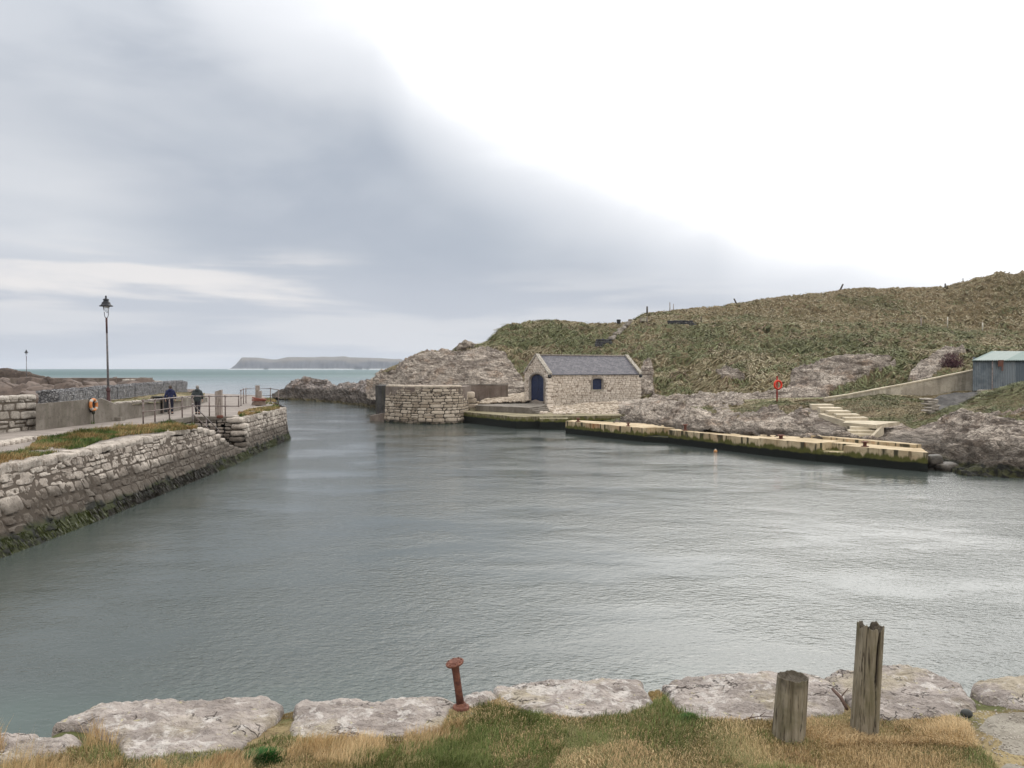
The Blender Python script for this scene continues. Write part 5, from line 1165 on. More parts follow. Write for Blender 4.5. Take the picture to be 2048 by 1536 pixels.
def archframe(pf, c, w_, z0, zs, rise, t_, off, name, mat, sill=True, parent=hs):
    m_ = MB(); n_ = 22; th = np.linspace(math.pi, 0, n_); S_ = np.concatenate([[c-w_]*6, c+w_*np.cos(th), [c+w_]*6]); Z_ = np.concatenate([np.linspace(z0, zs, 7)[:-1], zs+rise*np.sin(th), np.linspace(zs, z0, 7)[1:]])
    So = np.concatenate([[c-w_-t_]*6, c+(w_+t_)*np.cos(th), [c+w_+t_]*6]); Zo = np.concatenate([np.linspace(z0, zs, 7)[:-1], zs+(rise+t_)*np.sin(th), np.linspace(zs, z0, 7)[1:]])
    A_ = pf(S_, Z_, np.full(len(S_), off)); B_ = pf(So, Zo, np.full(len(S_), off)); Ci = pf(S_, Z_, np.full(len(S_), -.28)); Co = pf(So, Zo, np.full(len(S_), -.05))
    V = np.stack([Ci, A_, B_, Co], 1).reshape(-1, 3); m_.add(V, gridfaces(len(S_), 4)); m_.build(name, mat, parent, smooth=False)
    return S_, Z_
def panel(pf, c, w_, z0, zs, rise, off, name, mat, planks=6, parent=hs):
    m_ = MB()
    for k in range(planks):
        a, b = c-w_+2*w_*k/planks+.006, c-w_+2*w_*(k+1)/planks-.006; ss = np.linspace(a, b, 6); zt_ = zs+rise*np.sqrt(np.clip(1-((ss-c)/w_)**2, 0, 1))
        zz = z0+(zt_-z0)[:, None]*np.linspace(0, 1, 8)[None]; o_ = off+(.004*(k % 2))+0*zz
        V = pf(ss[:, None]+0*zz, zz, o_); m_.add(V.reshape(-1, 3), gridfaces(6, 8))
    bk = pf(np.array([c-w_-.05, c+w_+.05, c+w_+.05, c-w_-.05]), np.array([z0-.03, z0-.03, zs+rise+.05, zs+rise+.05]), np.full(4, off-.03)); m_.add(bk, np.array([[0, 1, 2, 3]]))
    return m_.build(name, mat, parent, smooth=False)
archframe(pf, dc, dw, dz0, dzs, drise, .24, .045, 'door_surround', 'dressed_stone')
dr = panel(pf, dc, dw+.02, dz0, dzs, drise+.02, -.14, 'door', 'blue_paint', 8)
m_ = MB(); c1, c2 = pf(np.array([dc-.01, dc+.01]), np.array([dz0, dz0]), np.full(2, -.125)); m_.tube([c1, c1+[0, 0, dzs+drise-dz0-.03]], .012, 6)
hd_ = pf(np.array([dc+.12]), np.array([dz0+1.1]), np.array([-.11]))[0]; m_.ball(hd_, .05); m_.build('handle', 'black_iron', dr)
m_ = MB(); q = [pf(np.array([s]), np.array([0.]), np.array([o_]))[0] for s, o_ in ((dc-dw-.2, .0), (dc+dw+.2, .0), (dc+dw+.2, .30), (dc-dw-.2, .30))]; m_.box([k[:2] for k in q], HZ-.2, dz0-.02, amp=.01); m_.build('doorstep', 'dressed_stone', hs)
archframe(pf2, wc, ww, wz0, wz1, .18, .2, .045, 'window_surround', 'dressed_stone')
wd_ = panel(pf2, wc, ww+.02, wz0, wz1, .20, -.12, 'window_shutter', 'blue_paint', 4)
m_ = MB(); q = [pf2(np.array([s]), np.array([0.]), np.array([o_]))[0] for s, o_ in ((wc-ww-.18, .07), (wc+ww+.18, .07), (wc+ww+.18, -.1), (wc-ww-.18, -.1))]; m_.box([k[:2] for k in q], wz0-.13, wz0-.003, amp=.008); m_.build('window_sill', 'pale_concrete', hs)
# roof
m_ = MB(); sl = math.hypot(HW/2, RZ-EZ); e_ = .14
for sgn in (0, 1):
    nu, nv = 30, 14; U = np.linspace(.30, HL-.30, nu)[:, None]; V_ = np.linspace(-e_/sl, 1, nv)[None]
    zz = EZ+.05+(RZ-EZ)*V_+0*U+fbm(np.stack([U+0*V_, V_*4+0*U, 0*U+0*V_], -1), .6, 2, 3)*.015; bb = (HW/2)*V_ if sgn == 0 else HW-(HW/2)*V_
    P_ = HB+ha*U[..., None]+hb_*(bb+0*U)[..., None]; P_ = np.concatenate([P_, zz[..., None]], -1)
    m_.add(P_.reshape(-1, 3), gridfaces(nu, nv), uvw=np.stack([U+0*V_, V_*sl+0*U, 0*U+0*V_], -1).reshape(-1, 3))
    P2 = P_.copy(); P2[..., 2] -= .07; m_.add(P2.reshape(-1, 3), gridfaces(nu, nv), uvw=np.zeros((nu*nv, 3)))
    ed = np.stack([P_[:, 0], P2[:, 0]], 1); m_.add(ed.reshape(-1, 3), gridfaces(nu, 2), uvw=np.zeros((nu*2, 3)))
rf = m_.build('roof', 'roof_slate', hs, smooth=False)
m_ = MB(); m_.tube([Hp(.3, HW/2, RZ+.07), Hp(HL-.3, HW/2, RZ+.07)], .075, 8); m_.build('ridge_tile', 'dressed_stone', rf)
def hex8(m_, lo4, hi4, amp=.0, step=.2, seed=0):
    lo4, hi4 = [np.asarray(k) for k in lo4], [np.asarray(k) for k in hi4]
    for q in [hi4, lo4[::-1]]+[[lo4[i], lo4[(i+1) % 4], hi4[(i+1) % 4], hi4[i]] for i in range(4)]:
        nu = max(2, int(np.linalg.norm(q[1]-q[0])/step)+1); nv = max(2, int(np.linalg.norm(q[3]-q[0])/step)+1); u = np.linspace(0, 1, nu)[:, None, None]; v = np.linspace(0, 1, nv)[None, :, None]
        P_ = ((q[0]*(1-u)+q[1]*u)*(1-v)+(q[3]*(1-u)+q[2]*u)*v).reshape(-1, 3)
        if amp: P_ = P_+np.stack([fbm(P_+11*k, 4, 2, seed+k) for k in range(3)], -1)*amp
        m_.add(P_, gridfaces(nu, nv))
for (a0, a1_) in ((-.07, .36), (HL-.36, HL+.07)):
    m_ = MB()
    for sgn in (0, 1):
        def pt(a, t_, dz): b = -.16+(HW/2+.16)*t_ if sgn == 0 else HW+.16-(HW/2+.16)*t_; return Hp(a, b, EZ-.06+(RZ+.02-EZ+.06)*t_+dz)
        hex8(m_, [pt(a0, 0, 0), pt(a1_, 0, 0), pt(a1_, 1, 0), pt(a0, 1, 0)], [pt(a0, 0, .2), pt(a1_, 0, .2), pt(a1_, 1, .2), pt(a0, 1, .2)], .015)
    m_.build('gable_coping', 'coping_pale', hs)
for aa in (.14, HL-.14):
    m_ = MB(); c = Hp(aa, -.1, EZ-.2); m_.ball(c, (.20, .17, .20)); m_.build('corbel', 'dark_stone', hs)
# plinth of boulders at its front corner, pebble beach
pb = MB(); rr = random.Random(3)
for k in range(70):
    c = G(rr.uniform(1084, 1150), rr.uniform(816, 830), 1.); zz = 1.+rr.random()*.4*(1 if c[1] > 71 else .3); rstone(pb, (c[0], c[1]+rr.random(), zz), (rr.uniform(.2, .5), .4, rr.uniform(.15, .3)), rr.random()*3, k, .1, 3.5, 4, tint=rr.random())
tag(pb.build('rubble_stones', 'house_stone', origin=G(1110, 825, 1.)), kind='stuff')
def pebbles(name, P, size, mat, seed):
    r = np.random.default_rng(seed); V0, F0 = CUBE[4]; V0 = V0/np.linalg.norm(V0, axis=1, keepdims=True); n_ = len(P); s = size*(.4+r.random((n_, 1, 1))*1.1)*np.array([1, .8, .55])*(.7+.6*r.random((n_, 1, 3)))
    a = r.random(n_)*6.28; Rm = np.zeros((n_, 3, 3)); Rm[:, 0, 0] = np.cos(a); Rm[:, 0, 1] = -np.sin(a); Rm[:, 1, 0] = np.sin(a); Rm[:, 1, 1] = np.cos(a); Rm[:, 2, 2] = 1
    V = np.einsum('nij,nkj->nki', Rm, V0[None]*s)+P[:, None]-np.array([0, 0, .15*size]); Fs = (F0[None]+(np.arange(n_)*len(V0))[:, None, None]).reshape(-1, 4)
    return tag(mk(name, V.reshape(-1, 3), Fs, mat, attrs=dict(tint=np.repeat(r.random(n_), len(V0)), joint=np.zeros(n_*len(V0)))), kind='stuff')
# sloping pebble bank under the house wall and left of the door
def slopepatch(name, c4, n_, mat, attrs_rock=.9, seed=0):
    c = [np.asarray(k) for k in c4]; u = np.linspace(0, 1, 40)[:, None, None]; v = np.linspace(0, 1, 24)[None, :, None]
    P_ = (c[0]*(1-u)+c[1]*u)*(1-v)+(c[3]*(1-u)+c[2]*u)*v; P_[..., 2] += fbm(P_, 1.2, 3, seed)*.12; tag(mk(name, P_, gridfaces(40, 24), mat, attrs=dict(rock=np.full(960, attrs_rock), dry=np.full(960, .5))), kind='structure')
    r = np.random.default_rng(seed); i = r.integers(0, 39, n_); j = r.integers(0, 23, n_); a = r.random((n_, 1)); b = r.random((n_, 1)); return (P_[i, j]*(1-a)+P_[i+1, j]*a)*(1-b)+(P_[i, j+1]*(1-a)+P_[i+1, j+1]*a)*b
PP = slopepatch('beach_slope', [Wp(1095, 831, 71.), Wp(1300, 832, 69.), Wp(1310, 795, 76), Wp(1098, 815, 77.2)], 2600, 'hill_ground', 1., 4)
pebbles('beach_pebbles', PP[proj(PP)[0] < 1235], .18, 'pier_stone', 3)
PP = slopepatch('pebble_slope', [Wp(955, 806, 77.5), Wp(1060, 801, 80.), Wp(1052, 786, 87.), Wp(990, 792, 86.)], 900, 'hill_ground', 1., 6); pebbles('pale_pebbles', PP, .22, 'pier_stone', 6)

# ================================================================== OCHRE CONCRETE QUAY ON THE RIGHT
oq = thing('concrete_quay', G(1500, 874, .95), 'long low ochre concrete quay, black and green along the waterline', 'concrete quay')
QT = .95
def edgept(px): return G(px, float(np.interp(px, [1131, 1285, 1338, 1517, 1560, 1622, 1687, 1856], [842, 856, 858.5, 877, 879.5, 887, 891.5, 905])), QT)[:2]
segs = [(1131, 1286), (1336, 1518), (1518.01, 1632), (1687, 1856)]; dq = edgept(1856)-edgept(1131); dq /= np.linalg.norm(dq); nq = np.array([-dq[1], dq[0]]); nq = nq if nq[1] > 0 else -nq
for k, (a, b) in enumerate(segs):
    m_ = MB(); A_, B_ = edgept(a), edgept(b); dz = (0, -.02, .03, .0)[k]
    dpt = 4.2 if k < 1 else 3.6
    lft = A_+nq*dpt if k else A_+nq*1.2-dq*.6
    m_.box([A_, B_, B_+nq*dpt-dq*(2.6 if k == 3 else 0), lft], -.6, QT+dz, amp=.03, seed=k, step=.22); m_.build('quay_section', 'ochre_concrete', oq)
for k, (a, b, dp) in enumerate(((1286, 1336, 1.2), (1632, 1687, 1.3))):
    A_, B_ = edgept(a), edgept(b); m_ = MB()
    m_.box([A_+nq*dp, B_+nq*dp, B_+nq*4., A_+nq*4.], -.6, QT-.012, amp=.02, seed=9+k); m_.box([A_+nq*.02, B_+nq*.02, B_+nq*dp, A_+nq*dp], -.6, QT-(.55 if k == 0 else .38), amp=.02, seed=12); m_.build('boat_step', 'ochre_concrete', oq)
m_ = MB(); a, b = G(1622, 871, 1.12)[:2], G(1830, 889.5, 1.12)[:2]; m_.box([a, b, b+nq*.6, a+nq*.6], .4, 1.12, amp=.02); m_.build('bench_step', 'ochre_concrete', oq)
# bollards
def bollard(px, label, hgt=.42, r_=.085, tilt=0, cap=True):
    y_ = edgept(px); c = y_+nq*.35; t_ = thing('mooring_bollard', (c[0], c[1], QT), label, 'bollard', 'rusty bollards on the ochre quay')
    m_ = MB(); m_._lathe(np.array([c[0], c[1], QT-.01]), [(r_*2.2, 0), (r_*2.2, .05), (r_, .06), (r_, hgt*.8)], 14, np.array([0, 0, 1.])); m_.build('bollard_post', 'rust', t_, autosm=32)
    m_ = MB(); m_._lathe(np.array([c[0], c[1], QT]), [(r_, hgt*.78), (r_*2.1, hgt*.82), (r_*2.1, hgt*.95), (r_*1.7, hgt)], 14, np.array([0, 0, 1.])); m_.build('bollard_cap', 'rust', t_, autosm=32); return t_
bollard(1149, 'rusty bollard at the far left end of the ochre quay', .28)
bollard(1249, 'small dark bollard left of the first notch in the ochre quay', .24, .07)
bollard(1363, 'tallest rusty bollard just right of the first notch in the ochre quay', .40)
bollard(1554, 'low wide rusty bollard in the middle of the ochre quay', .26, .11)
bollard(1722, 'rusty bollard just right of the second notch in front of the steps', .28, .09)
for k, (px, py, zz, sz, lab) in enumerate(((1868, 921, .45, (.75, .7, .6), 'rounded dark boulder tucked against the right end of the ochre quay'), (1895, 936, .12, (1.1, .8, .55), 'low wet boulder at the waterline just right of the ochre quay'), (1862, 936, .05, (.6, .5, .4), 'small wet stone in the water at the foot of the quay end'))):
    m_ = MB(); c = G(px, py, zz); rstone(m_, c, sz, .4*k, 70+k, .10, 3, 8); tag(m_.build('boulder', 'wet_boulder', origin=c), lab, 'boulder')
# steps up the rock
st = thing('concrete_steps', G(1740, 874, QT), 'pale concrete steps and landing climbing from the ochre quay to the grass', 'steps')
LZ = 1.73
for k in range(4):
    zt_ = LZ-.16*(k+1); Yf = 47.5-.6*(k+1); a = np.array([((1702-k*4)-1024)/F*Yf, Yf]); b = np.array([((1757-k*4)-1024)/F*Yf, Yf-.25])
    m_ = MB(); m_.box([a, b, b+[.28, .9], a+[.3, .9]], .4, zt_, amp=.012, seed=k); m_.build('step', 'step_concrete', st)
m_ = MB(); a, b = G(1686, 845, LZ), G(1752, 850, LZ); c_, d_ = G(1799, 843.5, LZ), G(1700, 840.0, LZ)
m_.box([a[:2], b[:2], c_[:2], d_[:2]+[0, .4]], LZ-.22, LZ, amp=.02); m_.box([a[:2]+[.5, .5], b[:2]+[.1, .5], b[:2]+[1., 2.2], a[:2]+[1., 2.2]], .5, LZ-.222, amp=.02); m_.build('landing', 'step_concrete', st)
m_ = MB(); a, b = Wp(1741, 874, 44.9), Wp(1762, 851, 47.2); w_ = np.array([.20, .05, 0])
hex8(m_, [a-[0, 0, .6], a+w_-[0, 0, .6], b+w_-[0, 0, .9], b-[0, 0, .9]], [a+[0, 0, .06], a+w_+[0, 0, .06], b+w_+[0, 0, .06], b+[0, 0, .06]], .01); m_.build('stair_wall', 'step_concrete', st)
for k in range(5):
    f_ = k/4.; y_ = 820+0; zt_ = 1.89+f_*.56
    a = G(1716-f_*70.+2, 836.-f_*22, zt_); pxl, pxr = (1690-f_*66), (1735-f_*69); pyt = 834.5-f_*26.3
    a, b = G(pxl, pyt+1.2, zt_), G(pxr+2, pyt+1.2, zt_)
    m_ = MB(); dd = np.array([.35, 1.5]); m_.box([a[:2], b[:2], b[:2]+dd, a[:2]+dd], zt_-(.55 if k else .3), zt_, amp=.012, seed=20+k); m_.build('step', 'step_concrete', st)
m_ = MB(); a, b = Wp(1637, 827, 53.6), Wp(1690, 842, 50.2); w_ = np.array([.55, .5, 0])
hex8(m_, [a-[0, 0, .5], b-[0, 0, .5], b+w_-[0, 0, .5], a+w_-[0, 0, .5]], [a, b, b+w_, a+w_], .02); m_.build('stair_wall', 'step_concrete', st)

# ================================================================== RAMP WALL, ABUTMENT, SHED
rw = thing('ramp_wall', Wp(1800, 785, 60), 'long pale concrete wall rising to the right up to the tin shed', 'ramp wall')
m_ = MB()
rp_ = [(1650, 797, 799, 60), (1700, 789.5, 800, 60.3), (1760, 778, 796, 60.3), (1815, 768, 789, 60.2), (1870, 757, 786, 60.), (1948, 741, 783, 59.6)]
for (p0, t0, b0, y0), (p1, t1, b1, y1) in zip(rp_[:-1], rp_[1:]):
    a, b = Wp(p0, t0, y0), Wp(p1, t1, y1); lo_a, lo_b = a.copy(), b.copy(); lo_a[2] = Wp(p0, b0+10, y0)[2]; lo_b[2] = Wp(p1, b1+10, y1)[2]; w_ = np.array([.06, .4, 0])
    hex8(m_, [lo_a, lo_b, lo_b+w_, lo_a+w_], [a, b, b+w_, a+w_], .03, .25, 4)
m_.build('wall_body', 'pale_concrete', rw); m_ = MB()
for (p0, t0, b0, y0), (p1, t1, b1, y1) in zip(rp_[:-1], rp_[1:]):
    a, b = Wp(p0, t0, y0)+[0, -.05, -.03], Wp(p1, t1, y1)+[0, -.05, -.03]; w_ = np.array([.06, .5, 0]); hex8(m_, [a, b, b+w_, a+w_], [a+[0, 0, .1], b+[0, 0, .1], b+w_+[0, 0, .1], a+w_+[0, 0, .1]], .012, .3, 5)
m_.build('wall_cap', 'step_concrete', rw)
ab = thing('abutment', Wp(1910, 830, 54), 'sloping dark cobbled ramp face under the corner of the tin shed', 'stone ramp')
u = np.linspace(0, 1, 50)[:, None]; v = np.linspace(0, 1, 26)[None]
pxa = 1866+u*98+0*v; ptop = np.interp(pxa, [1866, 1880, 1905, 1965], [799, 791, 786, 783]); pbot = np.interp(pxa, [1866, 1900, 1930, 1965], [836, 835, 829, 812]); pya = pbot+(ptop-pbot)*v
P_ = Wp(pxa, pya, 50.3+2.8*v+0*u); P_ = P_+gnormal(P_)*fbm(P_, 2., 3, 3)[..., None]*.06; mk('ramp_face', P_, gridfaces(50, 26), 'cobbled_concrete', ab)
m_ = MB()
for k in range(16): c = Wp(1852+random.random()*18, 798+k*1.9, 51.2); rstone(m_, c, (random.uniform(.5, .8), .5, .12), 0, k, .08, 5, 5, tint=random.random())
m_.build('edge_stones', 'field_stone', ab); m_ = MB()
for k in range(22): c = Wp(1962+random.random()*40, 781+random.random()*14, 54.5+random.random()); rstone(m_, c, (random.uniform(.4, .8), .6, .2), 0, k+40, .08, 5, 5, tint=random.random()*.4)
m_.build('footing_stones', 'field_stone', ab)
sh = thing('tin_shed', Wp(1990, 780, 57), 'blue-grey corrugated tin shed with a pale green lean-to roof at the right edge', 'shed')
SA = Wp(1946, 780, 57.); SB = Wp(2130, 780, 57.6); zb0, zt0 = float(SA[2])-.05, float(Wp(1946, 719.5, 57.)[2]); 
def corr(m_, A_, B_, z0, z1, amp=.022, wl=.13, nrm_=(0, -1, 0), tints=None, rots=None, dp=0):
    A_, B_ = np.asarray(A_, float), np.asarray(B_, float); L_ = np.linalg.norm(B_-A_); n_ = int(L_/wl*6)+1; s = np.linspace(0, L_, n_)[:, None]; v = np.linspace(0, 1, 10)[None]
    P_ = A_+(B_-A_)*(s/L_)[..., None]+0*v[..., None]; P_ = np.repeat(P_, 10, 1) if P_.shape[1] == 1 else P_
    P_ = P_.copy(); P_[..., 2] = z0+(z1-z0)*v; P_ += np.asarray(nrm_, float)*(amp*np.sin(s*2*math.pi/wl)+dp)[..., None]
    px, py = proj(P_); t_ = np.full(px.shape, .5) if tints is None else tints(px, py, s/L_); ro = np.zeros(px.shape) if rots is None else rots(px, py)
    m_.add(P_.reshape(-1, 3), gridfaces(n_, 10), tint=(t_+0*px).ravel(), rot=ro.ravel())
m_ = MB(); corr(m_, SA, SB, zb0, zt0, tints=lambda px, py, f: np.select([px < 1985, px < 2008, px < 2031], [.5, .65, .8], .1))
m_.build('front_wall', 'blue_sheet', sh)
m_ = MB(); corr(m_, SA+[0, .02, 0], SA+[4.6, 7, 0], zb0, zt0+.2, nrm_=(-1, .2, 0)); m_.build('side_wall', 'blue_sheet', sh)
m_ = MB(); a, b = Wp(1996, 720, 56.93), Wp(2007, 720, 56.93); m_.box([a[:2]-[0, .0], b[:2]-[0, .0], b[:2]+[0, .02], a[:2]+[0, .02]], float(Wp(2000, 733, 56.93)[2]), float(a[2]), tint=.5, rot=1.); c = Wp(2003, 733, 56.93); m_.box([c[:2], b[:2], b[:2]+[0, .02], c[:2]+[0, .02]], float(Wp(2000, 742, 56.93)[2]), float(c[2])-.002, tint=.5, rot=.8)
tag(m_.build('rust_patch', 'blue_sheet', sh, smooth=False), 'rusty brown patch')
m_ = MB(); a = Wp(1985, 720, 56.92); m_.box([a[:2]-[.03, 0], a[:2]+[.04, 0], a[:2]+[.04, .03], a[:2]+[-.03, .03]], zb0+.05, zt0-.02, tint=1., rot=0.); m_.build('corner_strip', 'galvanised_rail', sh)
# roof: rises away from the camera
m_ = MB(); n_ = 200; s = np.linspace(-.25, 7.2, n_)[:, None]; v = np.linspace(0, 1, 12)[None]
E_ = SA+[0, -.25, 0]; P_ = np.stack([E_[0]+s+v*4.05, E_[1]+v*4.4+s*.09+0*s, zt0-.04+v*.75+.02*np.sin(s*2*math.pi/.14)], -1); m_.add(P_.reshape(-1, 3), gridfaces(n_, 12), tint=(.5+.4*np.sign(np.sin(s*1.4))+0*v).ravel(), rot=0.)
P2 = P_.copy(); P2[..., 2] -= .05; m_.add(P2.reshape(-1, 3), gridfaces(n_, 12), tint=.5, rot=0.); m_.build('roof', 'green_sheet', sh)
m_ = MB(); a, b = SA+[-.05, .05, 0], SB+[0, .3, 0]; m_.box([a[:2], b[:2], b[:2]+[2.5, 4], a[:2]+[2.6, 4]], zb0-1.2, zb0-.01, amp=.05, tint=.1, joint=.5); m_.build('footing', 'dark_stone', sh)
# dark shrub beside the shed
def bramble(name, c, rx, rz, n_, col, seed, label):
    r = np.random.default_rng(seed); d_ = r.normal(size=(n_, 3)); d_ /= np.linalg.norm(d_, axis=1, keepdims=True); rad = r.random(n_)**.5; base = np.asarray(c)+d_*rad[:, None]*np.array([rx, rx*.7, rz]); base = base[base[:, 2] > c[2]-rz*.6]; m2 = len(base)
    up = r.normal(size=(m2, 3))+[0, 0, .6]; up /= np.linalg.norm(up, axis=1, keepdims=True); sd_ = r.normal(size=(m2, 3)); sd_ /= np.linalg.norm(sd_, axis=1, keepdims=True)
    V, q, tr, c5 = blades(base, up, sd_, .28, .035, vary(col, m2, r, .5), .4, seed); root = thing(name, c, label, 'shrub'); mk('foliage', V, [q, tr], 'grass_blades', root, attrs=dict(col=c5), smooth=False)
    m_ = MB()
    for k in range(7): a = np.asarray(c)-[0, 0, rz]; b = np.asarray(c)+r.normal(size=3)*[rx*.6, rx*.4, rz*.5]+[0, 0, rz*.3]; m_.tube([a, (a+b)/2+r.normal(size=3)*.1, b], [.03, .02, .008], 5)
    m_.build('stem', 'twig', root); return root
bramble('shrub', Wp(1903, 728, 72.5), 1.1, 1.0, 2600, (.085, .04, .05), 5, 'dark reddish bare shrub on the slope left of the shed roof')

# ================================================================== THINGS ON THE HILL
def ground_z(P_, px, py):
    """nearest hill vertex on this line of sight, closest to the camera"""
    x, y = proj(P_); d_ = np.abs(x-px)*1.+np.abs(y-py)*2.; k = np.where(d_ < d_.min()+2.5); j = np.argmin(P_[k][:, 1]); return P_[k][j]
def hillpost(px, pyb, pyt, w_, mat, label, name='fence_post', lean=0, cat='post', group=None, depth=None, wire=False):
    g_ = ground_z(HP, px, pyb) if depth is None else Wp(px, pyb, depth); hgt = abs(pyb-pyt)/F*g_[1]; wd = w_/F*g_[1]
    m_ = MB(); tp = g_+np.array([lean/F*g_[1], 0, hgt]); b0 = g_-[lean/F*g_[1]*.3, 0, .35]
    m_.tube([b0, b0*.5+tp*.5+[random.uniform(-.02, .02), 0, 0], tp], [wd/2*1.05, wd/2, wd/2*.92], 7); m_.tube([tp-[0, 0, .03], tp+[0.01, 0, .02]], [wd/2, wd/3], 6)
    return tag(m_.build(name, mat, origin=g_), label, cat, group)
hillpost(1291, 626, 613, 3.6, 'dark_timber', 'upright dark post on the skyline above the pale box')
hillpost(1339, 620, 603, 1.8, 'grey_timber', 'taller of two thin stakes on the skyline left of the rise')
hillpost(1347, 620, 607.5, 1.4, 'grey_timber', 'shorter of two thin stakes on the skyline left of the rise')
hillpost(1473, 607, 598, 3.2, 'dark_timber', 'short post leaning left on the skyline', lean=-5)
hillpost(1682, 579, 568, 3.4, 'dark_timber', 'dark post leaning right on the skyline', lean=5.5)
hillpost(1890, 573, 565.5, 3., 'dark_timber', 'stubby dark post on the skyline at the start of the right-hand rise')
hillpost(1926, 560, 556.5, 1.5, 'dark_timber', 'tiny post partway up the right-hand rise of the skyline')
hillpost(1400, 643, 633, 1.6, 'dark_timber', 'thin dark stake right of the dark outcrop')
hillpost(1842, 653, 637, 2.6, 'grey_timber', 'grey fence post among rough grass, left of the two pale stakes', depth=97)
hillpost(1895, 650, 634, 2.0, 'bone_white', 'left one of two pale stakes above the ridge track', depth=99)
hillpost(1965, 656, 645.5, 2.4, 'bone_white', 'right one of two pale stakes above the ridge track', depth=96)
hillpost(1639, 646, 639, 1.4, 'bone_white', 'thin pale leaning stake on the bank below the mid skyline', lean=3)
g_ = ground_z(HP, 1236, 645); s = g_[1]/F; m_ = thing('oil_drum', g_, 'dark round-topped bin silhouetted on the ridge above the boathouse', 'bin')
k_ = MB(); k_._lathe(g_-[0, 0, .3], [(3.6*s, 0), (4.0*s, 10.5*s)], 16, np.array([0, 0, 1.])); k_.build('bin_body', 'bin_dark', m_); k_ = MB(); k_._lathe(g_+[0, 0, 10.*s-.3], [(4.5*s, 0), (4.5*s, 1.1*s), (3.2*s, 1.8*s)], 16, np.array([0, 0, 1.])); k_.build('lid', 'bin_dark', m_)
m_['category'] = 'bin'; m_.name = 'litter_bin'
g_ = ground_z(HP, 1288, 641); s = g_[1]/F; m_ = thing('stone_bench', g_, 'small pale box-like bench standing on the ridge below the upright post', 'bench')
k_ = MB(); k_.rect(g_[0]-1*s, g_[1]-.5, 10*s, .5, g_[2]-.1, g_[2]+5.5*s, amp=.02); k_.build('bench_front', 'sign_pale', m_); k_ = MB(); k_.rect(g_[0]+5.8*s, g_[1]-.5, 1.6*s, .5, g_[2]-.2, g_[2]+8*s); k_.rect(g_[0]-7*s, g_[1]-.5, 1.6*s, .5, g_[2]-.2, g_[2]+6*s); k_.build('bench_end', 'grey_timber', m_)
def drystone(px0, px1, pyt, pyb, mat, label, seed, rows_=4):
    m_ = MB(); r2_ = random.Random(seed); g0_ = ground_z(HP, (px0+px1)/2, (pyt+pyb)/2); Y_ = g0_[1]-.35
    for i in range(rows_):
        py = pyb+(pyt-pyb)*(i+.5)/rows_; x = px0+r2_.uniform(0, 2)
        while x < px1:
            w_ = r2_.uniform(4, 9); c = Wp(x+w_/2, py+r2_.uniform(-.4, .4), Y_+i*.08); rstone(m_, c, (w_/F*Y_, .5, abs(pyb-pyt)/rows_/F*Y_*1.05), r2_.uniform(-.1, .1), seed+int(x), .09, 5, 5, tint=r2_.random()*.7); x += w_
    return tag(m_.build('dry_stone_wall', mat, origin=Wp((px0+px1)/2, pyb, Y_)), label, 'stone wall')
drystone(1190, 1222, 678, 696, 'dark_stone', 'small dark dry-stone block set into the slope above the boathouse roof', 3)
drystone(1334, 1384, 641, 652, 'dark_stone', 'low dark dry-stone outcrop on the ridge right of the bench', 5, 3)
m_ = MB()
for k in range(60):
    f_ = k/59; px = 1262-f_*42+random.uniform(-2.5, 2.5); py = 643+f_*36+random.uniform(-1.5, 1.5); g_ = ground_z(HP, px, py); rstone(m_, g_+[0, -.1, .1], (random.uniform(.25, .6), .5, random.uniform(.2, .4)), random.random()*3, k, .12, 4, 4, tint=random.random()*.5)
tag(m_.build('dry_stone_wall', 'field_stone', origin=ground_z(HP, 1240, 662)), 'tumbled stone wall running diagonally down the grass from the ridge', 'stone wall')
# buoy
m_ = thing('buoy', G(1431, 904, 0), 'small orange and white mooring buoy floating off the ochre quay', 'buoy'); c = G(1431, 904, 0)
k_ = MB(); k_.ball(c+[0, 0, .04], .11, 14, 10); k_.build('float', 'buoy_orange', m_); k_ = MB(); k_.ball(c+[0, 0, .09], (.07, .07, .10), 12, 8); k_.build('cap', 'white_tape', m_)

# ================================================================== NEAR QUAY EDGE
NZ = 2.2
edge_px = [(0, 1468), (60, 1462), (110, 1445), (150, 1426), (200, 1404), (300, 1396), (520, 1390), (575, 1397), (600, 1396), (720, 1398), (830, 1389), (900, 1390), (940, 1383), (990, 1371), (1050, 1360), (1250, 1352), (1295, 1366), (1330, 1360), (1380, 1350), (1560, 1341), (1655, 1352), (1720, 1330), (1800, 1326), (1880, 1346), (1935, 1368), (1990, 1352), (2048, 1343), (2200, 1320)]
ep = np.array([G(a, b, NZ)[:2] for a, b in edge_px]); ep = np.concatenate([[[-15.2, 5.2], [-9, 5.9]], [G(-300, 1500, NZ)[:2]], ep, [[14, 10.5], [30, 16], [60, 22]]])
nE = np.gradient(ep, axis=0); nE /= np.linalg.norm(nE, axis=1, keepdims=True); nE = np.stack([-nE[:, 1], nE[:, 0]], -1)
s_ = np.concatenate([[0], np.cumsum(np.linalg.norm(np.diff(ep, axis=0), axis=1))]); fine = np.unique(np.concatenate([np.linspace(0, s_[-1], 260), np.linspace(s_[2], s_[-4], 500)]))
ex, ey = np.interp(fine, s_, ep[:, 0]), np.interp(fine, s_, ep[:, 1])
rowsN = []
for t_, dz in ((-.30, -2.9), (-.18, -.6), (-.10, -.12), (.02, -.06)): rowsN.append(np.stack([ex, ey-(-t_)*-1*0-(.12+t_), 0*ex+NZ+dz], -1) if False else np.stack([ex, ey-.16-t_*.5, 0*ex+NZ+dz], -1))
